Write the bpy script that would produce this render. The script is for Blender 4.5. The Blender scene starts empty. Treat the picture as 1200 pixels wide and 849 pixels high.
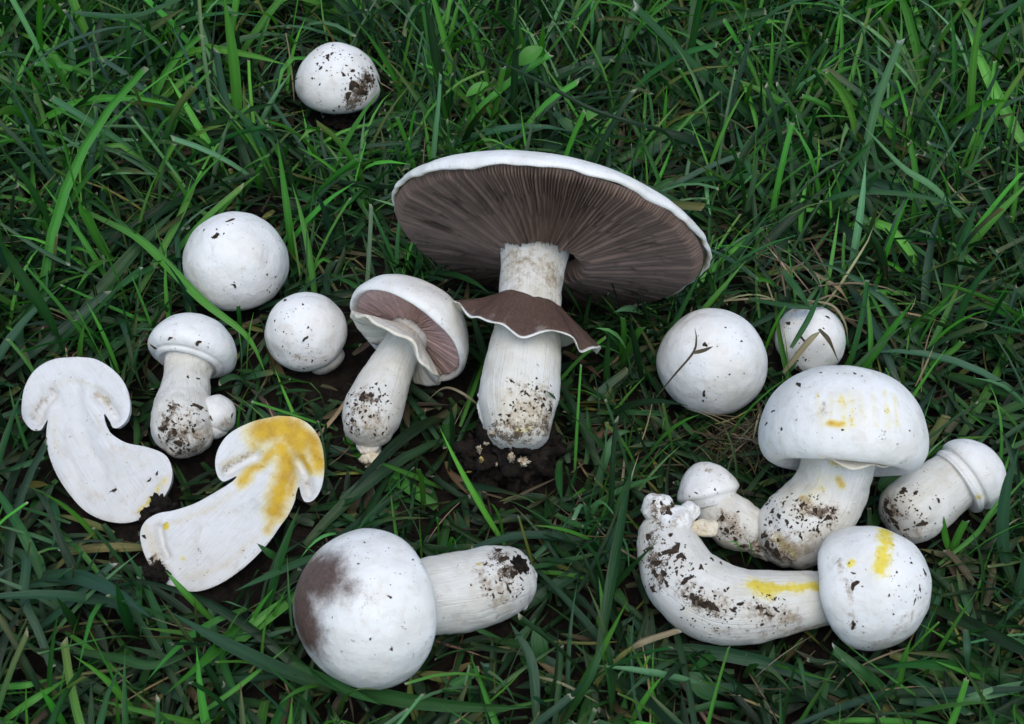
import bpy, bmesh, math, random
import numpy as np
from mathutils import Vector, noise
from mathutils.bvhtree import BVHTree
from mathutils.geometry import delaunay_2d_cdt

random.seed(7)
rng = np.random.default_rng(7)
scn = bpy.context.scene
col = scn.collection

# ------------------------------------------------------------------ camera
PITCH = math.radians(45.0)
DIST = 0.50
HFOV = math.radians(42.0)
FPX = 600.0 / math.tan(HFOV / 2)
RV = np.array([1.0, 0, 0])
TV = np.array([0, -math.cos(PITCH), math.sin(PITCH)])     # towards the camera
UV = np.array([0, math.sin(PITCH), math.cos(PITCH)])
CAM = TV * DIST
cd = bpy.data.cameras.new('camera')
cam = bpy.data.objects.new('camera', cd)
col.objects.link(cam)
cam.location = CAM
cam.rotation_euler = (math.pi / 2 - PITCH, 0, 0)
cd.sensor_fit = 'HORIZONTAL'
cd.angle = HFOV
cd.clip_start = 0.005
cd.clip_end = 100
cd.dof.use_dof = True
cd.dof.focus_distance = 0.49
cd.dof.aperture_fstop = 45.0
scn.camera = cam

# ------------------------------------------------------------------ light
SUN_EL, SUN_AZ = math.radians(68), math.radians(168)      # azimuth: compass-like from +y towards +x
world = bpy.data.worlds.new('World')
scn.world = world
world.use_nodes = True
wn = world.node_tree
bg = wn.nodes['Background']
sky = wn.nodes.new('ShaderNodeTexSky')
sky.sky_type = 'NISHITA'
sky.sun_disc = False
sky.sun_elevation = SUN_EL
sky.sun_rotation = SUN_AZ
sky.dust_density = 1.0
wn.links.new(sky.outputs[0], bg.inputs['Color'])
bg.inputs['Strength'].default_value = 0.15
ld = bpy.data.lights.new('sun', 'SUN')
ld.energy = 1.35
ld.angle = math.radians(50)
ld.color = (1.0, 0.955, 0.87)
sun = bpy.data.objects.new('sun', ld)
col.objects.link(sun)
sd = Vector((math.sin(SUN_AZ) * math.cos(SUN_EL), math.cos(SUN_AZ) * math.cos(SUN_EL), math.sin(SUN_EL)))
sun.rotation_euler = (-sd).to_track_quat('-Z', 'Y').to_euler()
sun.location = sd * 3
scn.view_settings.view_transform = 'Standard'
scn.view_settings.look = 'None'
scn.view_settings.gamma = 1.0
scn.view_settings.use_curve_mapping = False
scn.view_settings.exposure = 0.42
scn.render.engine = 'CYCLES'
scn.cycles.max_bounces = 5
scn.cycles.diffuse_bounces = 3
scn.cycles.caustics_reflective = False
scn.cycles.caustics_refractive = False
scn.cycles.use_denoising = True


# ------------------------------------------------------------------ pixel helpers (photo pixels 1200 x 849)
def ray(px, py):
    return -TV * FPX + RV * (px - 600.0) - UV * (py - 424.5)


def PZ(px, py, z):
    d = ray(px, py)
    return CAM + d * ((z - CAM[2]) / d[2])


def PK(px, py, y0, k):
    """the point of the pixel's ray on the plane y = y0 + k z"""
    d = ray(px, py)
    t = (y0 + k * CAM[2] - CAM[1]) / (d[1] - k * d[2])
    return CAM + d * t


def mpp(p):
    return float(np.dot(CAM - p, TV)) / FPX


def proj(P):
    rel = np.asarray(P) - CAM
    dep = -(rel @ TV)
    return np.stack([600 + FPX * (rel @ RV) / dep, 424.5 - FPX * (rel @ UV) / dep], -1)


def AX(a, b, c):
    v = a * RV + b * UV + c * TV
    return v / np.linalg.norm(v)


def nrm(v):
    v = np.asarray(v, float)
    return v / (np.linalg.norm(v, axis=-1, keepdims=True) + 1e-12)


def catmull(pts, n):
    """n samples of a Catmull-Rom curve through pts (K x D)"""
    P = np.asarray(pts, float)
    P = np.vstack([2 * P[0] - P[1], P, 2 * P[-1] - P[-2]])
    K = len(P) - 3
    t = np.linspace(0, K, n)
    i = np.minimum(t.astype(int), K - 1)
    u = (t - i)[:, None]
    a, b, c, d = P[i], P[i + 1], P[i + 2], P[i + 3]
    return .5 * (2 * b + (c - a) * u + (2 * a - 5 * b + 4 * c - d) * u * u + (3 * b - a - 3 * c + d) * u ** 3)


# ------------------------------------------------------------------ materials
class NT:
    def __init__(self, name):
        self.m = bpy.data.materials.new(name)
        self.m.use_nodes = True
        self.t = self.m.node_tree
        self.b = self.t.nodes['Principled BSDF']
        self.out = self.t.nodes['Material Output']

    def n(self, typ, **kw):
        nd = self.t.nodes.new(typ)
        for k, v in kw.items():
            if k == 'ins':
                for a, b in v.items():
                    nd.inputs[a].default_value = b
            else:
                setattr(nd, k, v)
        return nd

    def l(self, a, b):
        self.t.links.new(a, b)

    def attr(self, name, out='Fac'):
        return self.n('ShaderNodeAttribute', attribute_name=name).outputs[out]

    def noise(self, scale, detail=4, rough=.55, vec=None, dist=0.0):
        nd = self.n('ShaderNodeTexNoise', ins={'Scale': scale, 'Detail': detail, 'Roughness': rough, 'Distortion': dist})
        self.l(vec if vec is not None else self.coord(), nd.inputs['Vector'])
        return nd.outputs['Fac']

    def coord(self):
        if not hasattr(self, '_c'):
            self._c = self.n('ShaderNodeTexCoord').outputs['Object']
        return self._c

    def math(self, op, a, b=None, clamp=False):
        nd = self.n('ShaderNodeMath', operation=op, use_clamp=clamp)
        for i, v in enumerate((a, b)):
            if v is None:
                continue
            if isinstance(v, (int, float)):
                nd.inputs[i].default_value = v
            else:
                self.l(v, nd.inputs[i])
        return nd.outputs[0]

    def smooth(self, v, lo, hi):
        nd = self.n('ShaderNodeMapRange', interpolation_type='SMOOTHSTEP', ins={'From Min': lo, 'From Max': hi})
        self.l(v, nd.inputs['Value'])
        return nd.outputs[0]

    def mix(self, f, a, b):
        nd = self.n('ShaderNodeMix', data_type='RGBA')
        for s, v in ((0, f), (6, a), (7, b)):
            if isinstance(v, (int, float)):
                nd.inputs[s].default_value = v
            elif isinstance(v, tuple):
                nd.inputs[s].default_value = (*v, 1)
            else:
                self.l(v, nd.inputs[s])
        return nd.outputs[2]

    def bump(self, h, strength, dist):
        nd = self.n('ShaderNodeBump', ins={'Strength': strength, 'Distance': dist})
        self.l(h, nd.inputs['Height'])
        self.l(nd.outputs[0], self.b.inputs['Normal'])


def mat_mushroom(name, base=(.83, .81, .755), base2=(.75, .72, .645), fibre=False, rough=.48):
    m = NT(name)
    c = m.mix(m.smooth(m.noise(90, 5), .35, .72), base, base2)
    # faint beige blotches and greyish handling marks
    c = m.mix(m.math('MULTIPLY', m.smooth(m.noise(230, 6, .6, dist=.6), .50, .78), .42), c, (.55, .47, .36))
    if fibre:
        c = m.mix(m.math('MULTIPLY', m.smooth(m.noise(1.0, 4, .6, vec=fibre_vec(m)), .45, .75), .45), c, (.58, .53, .44))
    n1 = m.noise(330, 6, .65)
    n2 = m.noise(900, 5, .7)
    nn = m.math('SUBTRACT', m.math('ADD', n1, m.math('MULTIPLY', n2, .5)), .75)

    def mask(a, k, lo, hi):
        return m.smooth(m.math('ADD', m.attr(a), m.math('MULTIPLY', nn, k)), lo, hi)
    c = m.mix(m.math('MULTIPLY', mask('cream', .5, .3, .8), .8), c, (.70, .60, .40))
    c = m.mix(m.math('MULTIPLY', mask('yellow', .35, .22, .55), .35), c, (.80, .74, .34))
    c = m.mix(m.math('MULTIPLY', mask('yellow', .9, .40, .66), .90), c, m.mix(m.smooth(n1, .3, .7), (.80, .65, .035), (.72, .53, .02)))
    c = m.mix(m.math('MULTIPLY', mask('ochre', .5, .12, .50), .6), c, (.78, .66, .22))
    c = m.mix(m.math('MULTIPLY', mask('ochre', .45, .30, .78), .93), c, m.mix(m.smooth(m.noise(120, 4), .35, .7), (.74, .46, .006), (.52, .28, .002)))
    nb = m.math('SUBTRACT', m.math('ADD', m.math('MULTIPLY', n1, 1.1), m.math('MULTIPLY', m.noise(1500, 4, .8), .7)), .9)
    bm = m.smooth(m.math('ADD', m.attr('brown'), m.math('MULTIPLY', nb, .42)), .22, .80)
    c = m.mix(m.math('MULTIPLY', bm, .96), c, m.mix(m.smooth(n2, .3, .7), (.052, .022, .014), (.105, .052, .036)))
    c = m.mix(m.math('MULTIPLY', mask('smear_shade', 1.6, .28, .80), .72), c, m.mix(m.smooth(n2, .4, .6), (.40, .28, .15), (.24, .16, .085)))  # earth smears and tan tints; also carries shade painted into creases
    ns = m.math('SUBTRACT', m.math('ADD', n1, m.math('MULTIPLY', m.noise(1700, 5, .75), .8)), .9)
    c = m.mix(m.math('MULTIPLY', m.smooth(m.math('ADD', m.attr('soil'), m.math('MULTIPLY', ns, 2.2)), .36, .62), .93), c, m.mix(m.smooth(n2, .35, .65), (.05, .033, .021), (.19, .13, .075)))
    # pin-prick specks of earth
    v = m.n('ShaderNodeTexVoronoi', ins={'Scale': 420.0, 'Randomness': 1.0})
    m.l(m.coord(), v.inputs['Vector'])
    sp = m.math('MULTIPLY', m.math('LESS_THAN', v.outputs['Distance'], .10), m.math('GREATER_THAN', m.noise(70, 3), .60))
    c = m.mix(m.math('MULTIPLY', sp, .55), c, (.20, .15, .10))
    m.l(c, m.b.inputs['Base Color'])
    m.b.inputs['Roughness'].default_value = rough
    m.b.inputs['Specular IOR Level'].default_value = .35
    m.b.inputs['Subsurface Weight'].default_value = .18
    m.b.inputs['Subsurface Radius'].default_value = (1.0, .8, .6)
    m.b.inputs['Subsurface Scale'].default_value = .0018
    h = m.math('ADD', m.math('MULTIPLY', m.noise(150, 4, .5), 1.0), m.math('MULTIPLY', m.noise(1100, 4, .6), .10))
    if fibre:
        w = m.noise(1.0, 4, .6, vec=fibre_vec(m))
        h = m.math('ADD', h, m.math('MULTIPLY', w, .9))
    m.bump(h, .55, .0016)
    return m.m


def fibre_vec(m):
    a = m.n('ShaderNodeAttribute', attribute_name='fib')
    mp = m.n('ShaderNodeMapping', ins={'Scale': (60.0, 2.5, 1.0)})
    m.l(a.outputs['Vector'], mp.inputs['Vector'])
    return mp.outputs[0]


def mat_gill(name, c1, c2, dark):
    m = NT(name)
    a = m.n('ShaderNodeAttribute', attribute_name='fib')
    mp = m.n('ShaderNodeMapping', ins={'Scale': (26.0, 2.2, 1.0)})
    m.l(a.outputs['Vector'], mp.inputs['Vector'])
    mp2 = m.n('ShaderNodeMapping', ins={'Scale': (110.0, 3.0, 1.0)})
    m.l(a.outputs['Vector'], mp2.inputs['Vector'])
    c = m.mix(m.smooth(m.noise(1.0, 3, .5, vec=mp2.outputs[0]), .3, .7), c1, c2)
    c = m.mix(m.math('MULTIPLY', m.smooth(m.noise(1.0, 5, .6, vec=mp.outputs[0], dist=.4), .54, .72), .8), c, dark)
    m.l(c, m.b.inputs['Base Color'])
    m.b.inputs['Roughness'].default_value = .75
    m.b.inputs['Specular IOR Level'].default_value = .2
    return m.m


def mat_soil(name, scale=260, cols=((.010, .007, .005), (.034, .024, .016))):
    m = NT(name)
    c = m.mix(m.smooth(m.noise(scale, 8, .7), .35, .7), cols[0], cols[1])
    c = m.mix(m.smooth(m.noise(scale * 4, 4, .7), .62, .74), c, tuple(2.2 * q for q in cols[1]))
    m.l(c, m.b.inputs['Base Color'])
    m.b.inputs['Roughness'].default_value = .9
    m.b.inputs['Specular IOR Level'].default_value = .2
    m.bump(m.noise(scale * 2, 8, .75), .9, .004)
    return m.m


def mat_blade(name):
    m = NT(name)
    c0 = m.attr('col', 'Color')
    uv = m.n('ShaderNodeAttribute', attribute_name='fib')
    mp = m.n('ShaderNodeMapping', ins={'Scale': (9.0, .6, 1.0)})
    m.l(uv.outputs['Vector'], mp.inputs['Vector'])
    vein = m.noise(1.0, 2, .5, vec=mp.outputs[0])
    n = m.noise(160, 5, .6)
    c = m.mix(m.math('MULTIPLY', m.smooth(vein, .35, .7), .45), c0, m.mix(.35, c0, (.07, .17, .05)))
    c = m.mix(m.math('MULTIPLY', m.smooth(n, .62, .78), .3), c, (.12, .13, .05))
    # dry scuffs and pale water marks
    sc = m.smooth(m.noise(700, 5, .75), .66, .76)
    c = m.mix(m.math('MULTIPLY', sc, .22), c, (.25, .29, .2))
    m.l(c, m.b.inputs['Base Color'])
    m.b.inputs['Roughness'].default_value = .46
    m.b.inputs['Specular IOR Level'].default_value = .34
    m.bump(vein, .5, .0006)
    tr = m.n('ShaderNodeBsdfTranslucent')
    hs = m.n('ShaderNodeHueSaturation', ins={'Saturation': 1.25, 'Value': 1.35})
    m.l(c, hs.inputs['Color'])
    m.l(hs.outputs[0], tr.inputs['Color'])
    mx = m.n('ShaderNodeMixShader', ins={0: .22})
    m.l(m.b.outputs[0], mx.inputs[1])
    m.l(tr.outputs[0], mx.inputs[2])
    m.l(mx.outputs[0], m.out.inputs['Surface'])
    return m.m


M_CAP = mat_mushroom('white_cap_skin')
M_STEM = mat_mushroom('white_stem_skin', (.80, .775, .70), (.70, .655, .54), fibre=True)
M_FLESH = mat_mushroom('cut_white_flesh', (.81, .80, .765), (.76, .745, .69), rough=.6, fibre=True)
M_GILL = mat_gill('brown_gills', (.27, .185, .14), (.185, .125, .095), (.032, .022, .017))
M_PINK = mat_gill('pink_gills', (.66, .45, .39), (.56, .37, .32), (.42, .27, .235))
M_SOIL = mat_soil('soil')
M_CRUMB = mat_soil('soil_crumb', 900, ((.055, .037, .024), (.17, .115, .072)))
M_CLOD = mat_soil('soil_clod', 420, ((.012, .009, .007), (.05, .036, .025)))
M_BLADE = mat_blade('grass_leaf')


# ------------------------------------------------------------------ mesh helpers
def grid_faces(nr, nc, wrap=True):
    F = []
    for i in range(nr - 1):
        for j in range(nc if wrap else nc - 1):
            k = (j + 1) % nc
            F.append((i * nc + j, i * nc + k, (i + 1) * nc + k, (i + 1) * nc + j))
    return F


def vnormals(V, F):
    F3 = np.array([(f[0], f[1], f[2]) for f in F])
    fn = np.cross(V[F3[:, 1]] - V[F3[:, 0]], V[F3[:, 2]] - V[F3[:, 0]])
    N = np.zeros_like(V)
    for c in range(len(F[0])):
        idx = np.array([f[c] for f in F])
        np.add.at(N, idx, fn)
    return nrm(N)


def lump(V, N, amp, freq, seed):
    off = Vector((seed * 7.3, seed * 3.1, seed * 1.7))
    a = np.array([noise.fractal(Vector(v) * freq + off, 1.0, 2.0, 3) for v in V])
    return V + N * (a * amp)[:, None]


class Part:
    ATT = ('yellow', 'ochre', 'brown', 'soil', 'smear_shade', 'cream')

    def __init__(self, name, V, F, mat, fib=None):
        self.name, self.V, self.F, self.mat, self.fib = name, V, F, mat, fib
        self.att = {}
        self.N = vnormals(V, F)
        self.bvh = BVHTree.FromPolygons([Vector(v) for v in V], F)
        self.kids = []
        self.label = None
        self.kind = None
        self.smooth = True

    def hit(self, px, py):
        d = Vector(ray(px, py)).normalized()
        loc, n, i, dist = self.bvh.ray_cast(Vector(CAM), d)
        if loc is None:
            # the visible surface point that projects nearest to the pixel
            q = proj(self.V)
            w = np.hypot(q[:, 0] - px, q[:, 1] - py) + 400 * (self.N @ TV < 0)
            i = int(np.argmin(w))
            return self.V[i], self.N[i]
        if n.dot(d) > 0:
            n = -n
        return np.array(loc), np.array(n)

    def paint(self, att, pts, w, s=1.0):
        """a stain along a stroke of photo pixels, as a distance field on the surface in 3-D"""
        P = [self.hit(*p)[0] for p in pts]
        r = w * mpp(P[0])
        if len(P) == 1:
            d = np.linalg.norm(self.V - P[0], axis=1)
        else:
            d = np.full(len(self.V), 9.0)
            for a, b in zip(P[:-1], P[1:]):
                ab = b - a
                t = np.clip(((self.V - a) @ ab) / (ab @ ab + 1e-12), 0, 1)
                d = np.minimum(d, np.linalg.norm(self.V - a - t[:, None] * ab, axis=1))
        v = s * np.clip(1 - .5 * d / r, 0, 1)
        self.att[att] = np.maximum(self.att.get(att, 0), v)
        return self


def build(name, V, F, mat, parent=None, origin=(0, 0, 0), attrs=None, fib=None, smooth=True):
    me = bpy.data.meshes.new(name)
    me.from_pydata((np.asarray(V) - np.asarray(origin)).tolist(), [], F)
    if smooth:
        me.polygons.foreach_set('use_smooth', np.ones(len(me.polygons), bool))
    for k, a in (attrs or {}).items():
        at = me.attributes.new(k, 'FLOAT', 'POINT')
        at.data.foreach_set('value', np.asarray(a, np.float32))
    if fib is not None:
        at = me.attributes.new('fib', 'FLOAT_VECTOR', 'POINT')
        at.data.foreach_set('vector', np.asarray(fib, np.float32).ravel())
    me.materials.append(mat)
    o = bpy.data.objects.new(name, me)
    col.objects.link(o)
    if parent is not None:
        o.parent = parent
    else:
        o.location = origin
    return o


SPH = []                    # (centre, radius) solid volumes the grass keeps out of


def frame(axis):
    a = nrm(axis)
    e2 = TV - (TV @ a) * a
    e2 = nrm(e2)
    return a, np.cross(a, e2), e2


def tube(name, spine, mat, seed=0, nl=70, nc=72, amp=.03, freq=1.6, ends=(True, True), squash=1.0):
    """stem along photo points (px, py, z cm, radius px)"""
    P = np.array([PZ(p[0], p[1], p[2] / 100) for p in spine])
    R = np.array([p[3] * mpp(q) for p, q in zip(spine, P)])
    C = catmull(np.hstack([P, R[:, None]]), nl)
    P, R = C[:, :3], C[:, 3]
    T = nrm(np.gradient(P, axis=0))
    if ends[0]:                       # rounded ends
        k = np.linspace(0, 1, 9)[:-1]
        P = np.vstack([P[0] - T[0] * (R[0] * .55 * np.cos(k * math.pi / 2))[:, None], P])
        R = np.concatenate([R[0] * np.maximum(np.sin(k * math.pi / 2), .01), R])
        T = np.vstack([np.repeat(T[:1], 8, 0), T])
    if ends[1]:
        k = np.linspace(0, 1, 9)[1:]
        P = np.vstack([P, P[-1] + T[-1] * (R[-1] * .55 * np.sin(k * math.pi / 2))[:, None]])
        R = np.concatenate([R, R[-1] * np.maximum(np.cos(k * math.pi / 2), .01)])
        T = np.vstack([T, np.repeat(T[-1:], 8, 0)])
    e = nrm(np.cross(T[0], TV))
    E1 = []
    for t in T:
        e = nrm(e - (e @ t) * t)
        E1.append(e)
    E1 = np.array(E1)
    E2 = np.cross(T, E1)
    th = np.linspace(0, 2 * math.pi, nc, endpoint=False)
    V = P[:, None, :] + R[:, None, None] * (np.cos(th)[None, :, None] * E1[:, None, :] + squash * np.sin(th)[None, :, None] * E2[:, None, :])
    n = len(P)
    V = V.reshape(-1, 3)
    F = grid_faces(n, nc)
    N = vnormals(V, F)
    V = lump(V, N, amp * R.mean(), freq / R.mean(), seed)
    L = np.linspace(0, 1, n)
    fib = np.stack([np.repeat(np.cos(th)[None], n, 0), np.repeat(L[:, None], nc, 1), np.repeat(np.sin(th)[None], n, 0)], -1)
    fib = np.stack([fib[..., 0] * .5, fib[..., 1], fib[..., 2] * .5 * 60], -1).reshape(-1, 3)
    for i in range(0, n, 5):
        SPH.append((P[i], R[i]))
    return Part(name, V, F, mat, fib)


BUTTON = [(0, .86), (.28, .825), (.56, .69), (.80, .46), (.95, .18), (1.0, -.06), (.95, -.25), (.82, -.37), (.64, -.40), (.40, -.34), (.1, -.3)]
DOME = [(0, 1.0), (.25, .975), (.5, .87), (.73, .68), (.90, .42), (.985, .14), (1.0, -.06), (.955, -.19), (.86, -.24), (.76, -.19), (.60, -.08), (.1, -.06)]


def lathe(name, centre, r, axis, prof, mat, hs=1.0, seed=0, nl=64, nc=96, amp=.02, freq=1.3, mod=None, reg=True):
    """cap turned about an axis; centre (px, py, z cm), r px"""
    O = PZ(centre[0], centre[1], centre[2] / 100)
    s = r * mpp(O)
    a, e1, e2 = frame(axis)
    C = catmull(prof, nl)
    rr, hh = np.maximum(C[:, 0], 0) * s, C[:, 1] * s * hs
    th = np.linspace(0, 2 * math.pi, nc, endpoint=False)
    Rg, Hg = np.repeat(rr[:, None], nc, 1), np.repeat(hh[:, None], nc, 1)
    Tg = np.repeat(th[None], nl, 0)
    if mod:
        Rg, Hg = mod(Tg, np.repeat(np.linspace(0, 1, nl)[:, None], nc, 1), Rg, Hg, s)
    V = O + Rg[..., None] * (np.cos(Tg)[..., None] * e1 + np.sin(Tg)[..., None] * e2) + Hg[..., None] * a
    V = V.reshape(-1, 3)
    F = grid_faces(nl, nc)
    F = [f[::-1] for f in F]
    N = vnormals(V, F)
    if (N * (V - O)).sum() < 0:
        F = [f[::-1] for f in F]
        N = -N
    V = lump(V, N, amp * s, freq / s, seed)
    fib = np.stack([Tg / 6.2832, Rg / s, Tg * 0], -1).reshape(-1, 3)
    if reg:
        hmax = max(p[1] for p in prof) * hs
        SPH.append((O + a * s * .02, s * .98)) if hmax > .7 else None
        for q in (.25, .5, .75):
            SPH.append((O + a * s * hmax * q, s * math.sqrt(max(.05, 1 - (q * .98) ** 2)) * .97 if hmax < .7 else s * .75))
    return Part(name, V, F, mat, fib)


def flake_geo(p, n, size, rnd, thick=.28, asp=1.0, ang=None, k=7):
    n = nrm(n)
    u = nrm(np.cross(n, [.31, .77, .55]))
    v = np.cross(n, u)
    a0 = rnd.uniform(0, 6.28) if ang is None else ang
    dr = nrm(u * math.cos(a0) + v * math.sin(a0))
    dp = np.cross(n, dr)
    ring = []
    s1, s2 = rnd.uniform(0, 6.28), rnd.uniform(0, 6.28)
    for i in range(k):
        t = 6.2832 * (i + rnd.uniform(-.3, .3)) / k
        q = size * (.85 + .25 * math.sin(2 * t + s1) + .2 * math.sin(3 * t + s2) + rnd.uniform(-.22, .22))
        ring.append(dr * math.cos(t) * q * asp + dp * math.sin(t) * q)
    V = [p + q - n * size * .12 for q in ring] + [p + q * rnd.uniform(.5, .85) + n * size * thick * rnd.uniform(.4, 1.5) for q in ring]
    V.append(p + n * size * thick * rnd.uniform(.7, 1.5) + dr * size * rnd.uniform(-.2, .2))
    F = []
    for i in range(k):
        j = (i + 1) % k
        F += [(i, j, k + j), (i, k + j, k + i), (k + i, k + j, 2 * k)]
    return V, F


THINGS = []


class Thing:
    """an Empty at the mushroom's base that parents its parts"""

    def __init__(self, name, label, cat, base, group=None):
        self.name, self.label, self.cat, self.base, self.group = name, label, cat, base, group
        self.parts, self.flakes, self.specks, self.extra = [], [], [], []
        THINGS.append(self)

    def add(self, part):
        self.parts.append(part)
        return part

    def surf(self, px, py):
        best = None
        d = Vector(ray(px, py)).normalized()
        for p in self.parts:
            loc, n, i, dist = p.bvh.ray_cast(Vector(CAM), d)
            if loc is not None and (best is None or dist < best[2]):
                best = (np.array(loc), np.array(n if n.dot(d) < 0 else -n), dist)
        return best

    def flake(self, px, py, size, asp=1.0, ang=None, thick=.28):
        h = self.surf(px, py)
        if h is None:
            return
        rnd = random.Random(int(px * 31 + py * 17))
        self.flakes.append(flake_geo(h[0], h[1], size * .85 * mpp(h[0]), rnd, thick, asp, ang, 12))
        if size > 2.9:
            self.speck(px, py, size * 2.4, int(1 + size * .9), size * .10, size * .34)

    def speck(self, px, py, rad, n, smin=.8, smax=2.2):
        rnd = random.Random(int(px * 13 + py * 7 + n))
        if smax < 1.5 and rad > 10:          # caps are cleaner than stems
            n = n // 2
        for _ in range(n):
            t, q = rnd.uniform(0, 6.28), rad * math.sqrt(rnd.random())
            h = self.surf(px + q * math.cos(t), py + q * math.sin(t))
            if h is not None:
                self.specks.append(flake_geo(h[0], h[1], (smin + (smax - smin) * rnd.random() ** 2) * mpp(h[0]), rnd, .35, rnd.uniform(.7, 2.0)))

    def finish(self):
        b = np.asarray(self.base)
        e = bpy.data.objects.new(self.name, None)
        e.empty_display_size = .01
        col.objects.link(e)
        e.location = b
        e['label'], e['category'] = self.label, self.cat
        if self.group:
            e['group'] = self.group
        for p in self.parts:
            at = {k: p.att.get(k, np.zeros(len(p.V))) for k in Part.ATT}
            o = build(p.name, p.V, p.F, p.mat, e, b, at, p.fib)
            if p.label:
                o['label'] = p.label
            if p.kind:
                o['kind'] = p.kind
            if p.name == 'gills' and p.kids:
                pass
        for V, F in self.flakes:
            build('soil_flake', np.array(V), F, M_CRUMB, e, b, smooth=False)
        if self.specks:
            VV, FF, k = [], [], 0
            for V, F in self.specks:
                VV += V
                FF += [tuple(i + k for i in f) for f in F]
                k += len(V)
            o = build('soil_specks', np.array(VV), FF, M_CRUMB, e, b, smooth=False)
            o['kind'] = 'stuff'
        return e


# ------------------------------------------------------------------ ground
def ground_h(x, y):
    return (.0016 * np.sin(x * 61 + 1.3) * np.cos(y * 53 + .4) + .0012 * np.sin(x * 140 + y * 90) + .0009 * np.cos(x * 230 - y * 260 + 2))


gx = np.unique(np.round(np.concatenate([np.linspace(-.6, .6, 200), np.sign(np.linspace(-1, 1, 60)) * (.6 + 11.4 * np.abs(np.linspace(-1, 1, 60)) ** 3)]), 5))
gy = gx + .1
X, Y = np.meshgrid(gx, gy)
GV = np.stack([X, Y, ground_h(X, Y) * np.clip(1.3 - np.hypot(X, Y), 0, 1)], -1).reshape(-1, 3)
g = build('ground', GV, grid_faces(len(gy), len(gx), False), M_SOIL)
g['kind'] = 'structure'
g['label'] = 'dark bare soil under the lawn grass'


# ------------------------------------------------------------------ mushrooms
def disc_volume(centre, r, axis, n=3, thick=.11):
    O = PZ(centre[0], centre[1], centre[2] / 100)
    s = r * mpp(O)
    a, e1, e2 = frame(axis)
    for q in np.linspace(0, .92, 6):
        for t in np.linspace(0, 6.2832, max(1, int(q * 34)), endpoint=False):
            SPH.append((O + (e1 * math.cos(t) + e2 * math.sin(t)) * s * q + a * s * (.12 if q < .6 else .06), s * thick))


def gills(centre, r, axis, r0, r1, hfun, n, depth, mat, seed, nr=30):
    """corrugated underside: every gill a sharp ridge, short gills between the long ones"""
    O = PZ(centre[0], centre[1], centre[2] / 100)
    s = r * mpp(O)
    a, e1, e2 = frame(axis)
    rg = np.random.default_rng(seed)
    nc = n * 4
    k = np.arange(nc) // 4
    lev = np.array([0, 2, 1, 2])[k % 4]
    start = np.array([0.0, .38, .60])[lev] + rg.uniform(-.06, .06, n)[k]
    hk = rg.uniform(.7, 1.25, n)[k]
    ridge = np.array([1.0, .45, 0.0, .45])[np.arange(nc) % 4]
    th = 2 * math.pi * (np.arange(nc) + rg.uniform(-.5, .5, n)[k]) / nc
    q = np.linspace(0, 1, nr)
    rad = (r0 + (r1 - r0) * q)
    base = hfun(q)
    gate = np.clip((q[:, None] - start[None]) / .12, 0, 1)
    env = np.clip(np.minimum(q / .10, (1 - q) / .06), 0, 1)[:, None]
    wav = .010 * np.sin(q[:, None] * 5 + seed) + .0012 * np.sin(q[:, None] * 15 + th[None] * 9)
    H = base[:, None] - depth * ridge[None] * hk[None] * gate * env
    R = np.repeat(rad[:, None], nc, 1)
    T = th[None] + wav
    V = O + s * (R[..., None] * (np.cos(T)[..., None] * e1 + np.sin(T)[..., None] * e2) + H[..., None] * a)
    V = V.reshape(-1, 3)
    F = grid_faces(nr, nc)
    fib = np.stack([np.repeat(th[None] / 6.2832, nr, 0), np.repeat(q[:, None], nc, 1), np.zeros((nr, nc))], -1).reshape(-1, 3)
    p = Part('gills', V, F, mat, fib)
    p.kind = 'stuff'
    return p


def skirt(centre, r, axis, rin, rout, drop, th, seed, name='ring', wave=.03, shape=1.3, nc=144):
    """hanging ring: rout and drop given at 8 angles (0 = right, 90 = towards the viewer)"""
    ang = np.radians(np.arange(0, 361, 45))

    def per(v, T):
        x = np.mod(T, 2 * math.pi)
        v = np.array(list(v) + [v[0]])
        i = np.minimum((x / (math.pi / 4)).astype(int), 7)
        f = x / (math.pi / 4) - i
        f = f * f * (3 - 2 * f)
        return v[i] * (1 - f) + v[i + 1] * f

    def mod(T, t, R, H, s):
        u = np.where(t < .5, t * 2, 2 - 2 * t)
        ro, dr = per(rout, T), per(drop, T)
        w = wave * (np.sin(T * 4 + seed) + .8 * np.sin(T * 7 + 2 * seed + np.sin(T)) + .35 * np.sin(T * 15 + 2 * np.sin(T * 2))) * u ** 1.5
        rr = rin + (ro - rin) * u + w * .5
        hh = -dr * u ** shape + w
        off = np.where(t < .5, th, -th) * np.clip(2.2 * (1 - u) + .35, 0, 1)
        return s * (rr + off * .4), s * (hh + off)
    p = lathe(name, centre, r, axis, [(1, 0), (1, 0), (1, 0)], M_STEM, seed=seed, nl=40, nc=nc, amp=.008, freq=3, mod=mod, reg=False)
    t = np.repeat(np.linspace(0, 1, 40), nc)
    p.t = t
    return p


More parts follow.
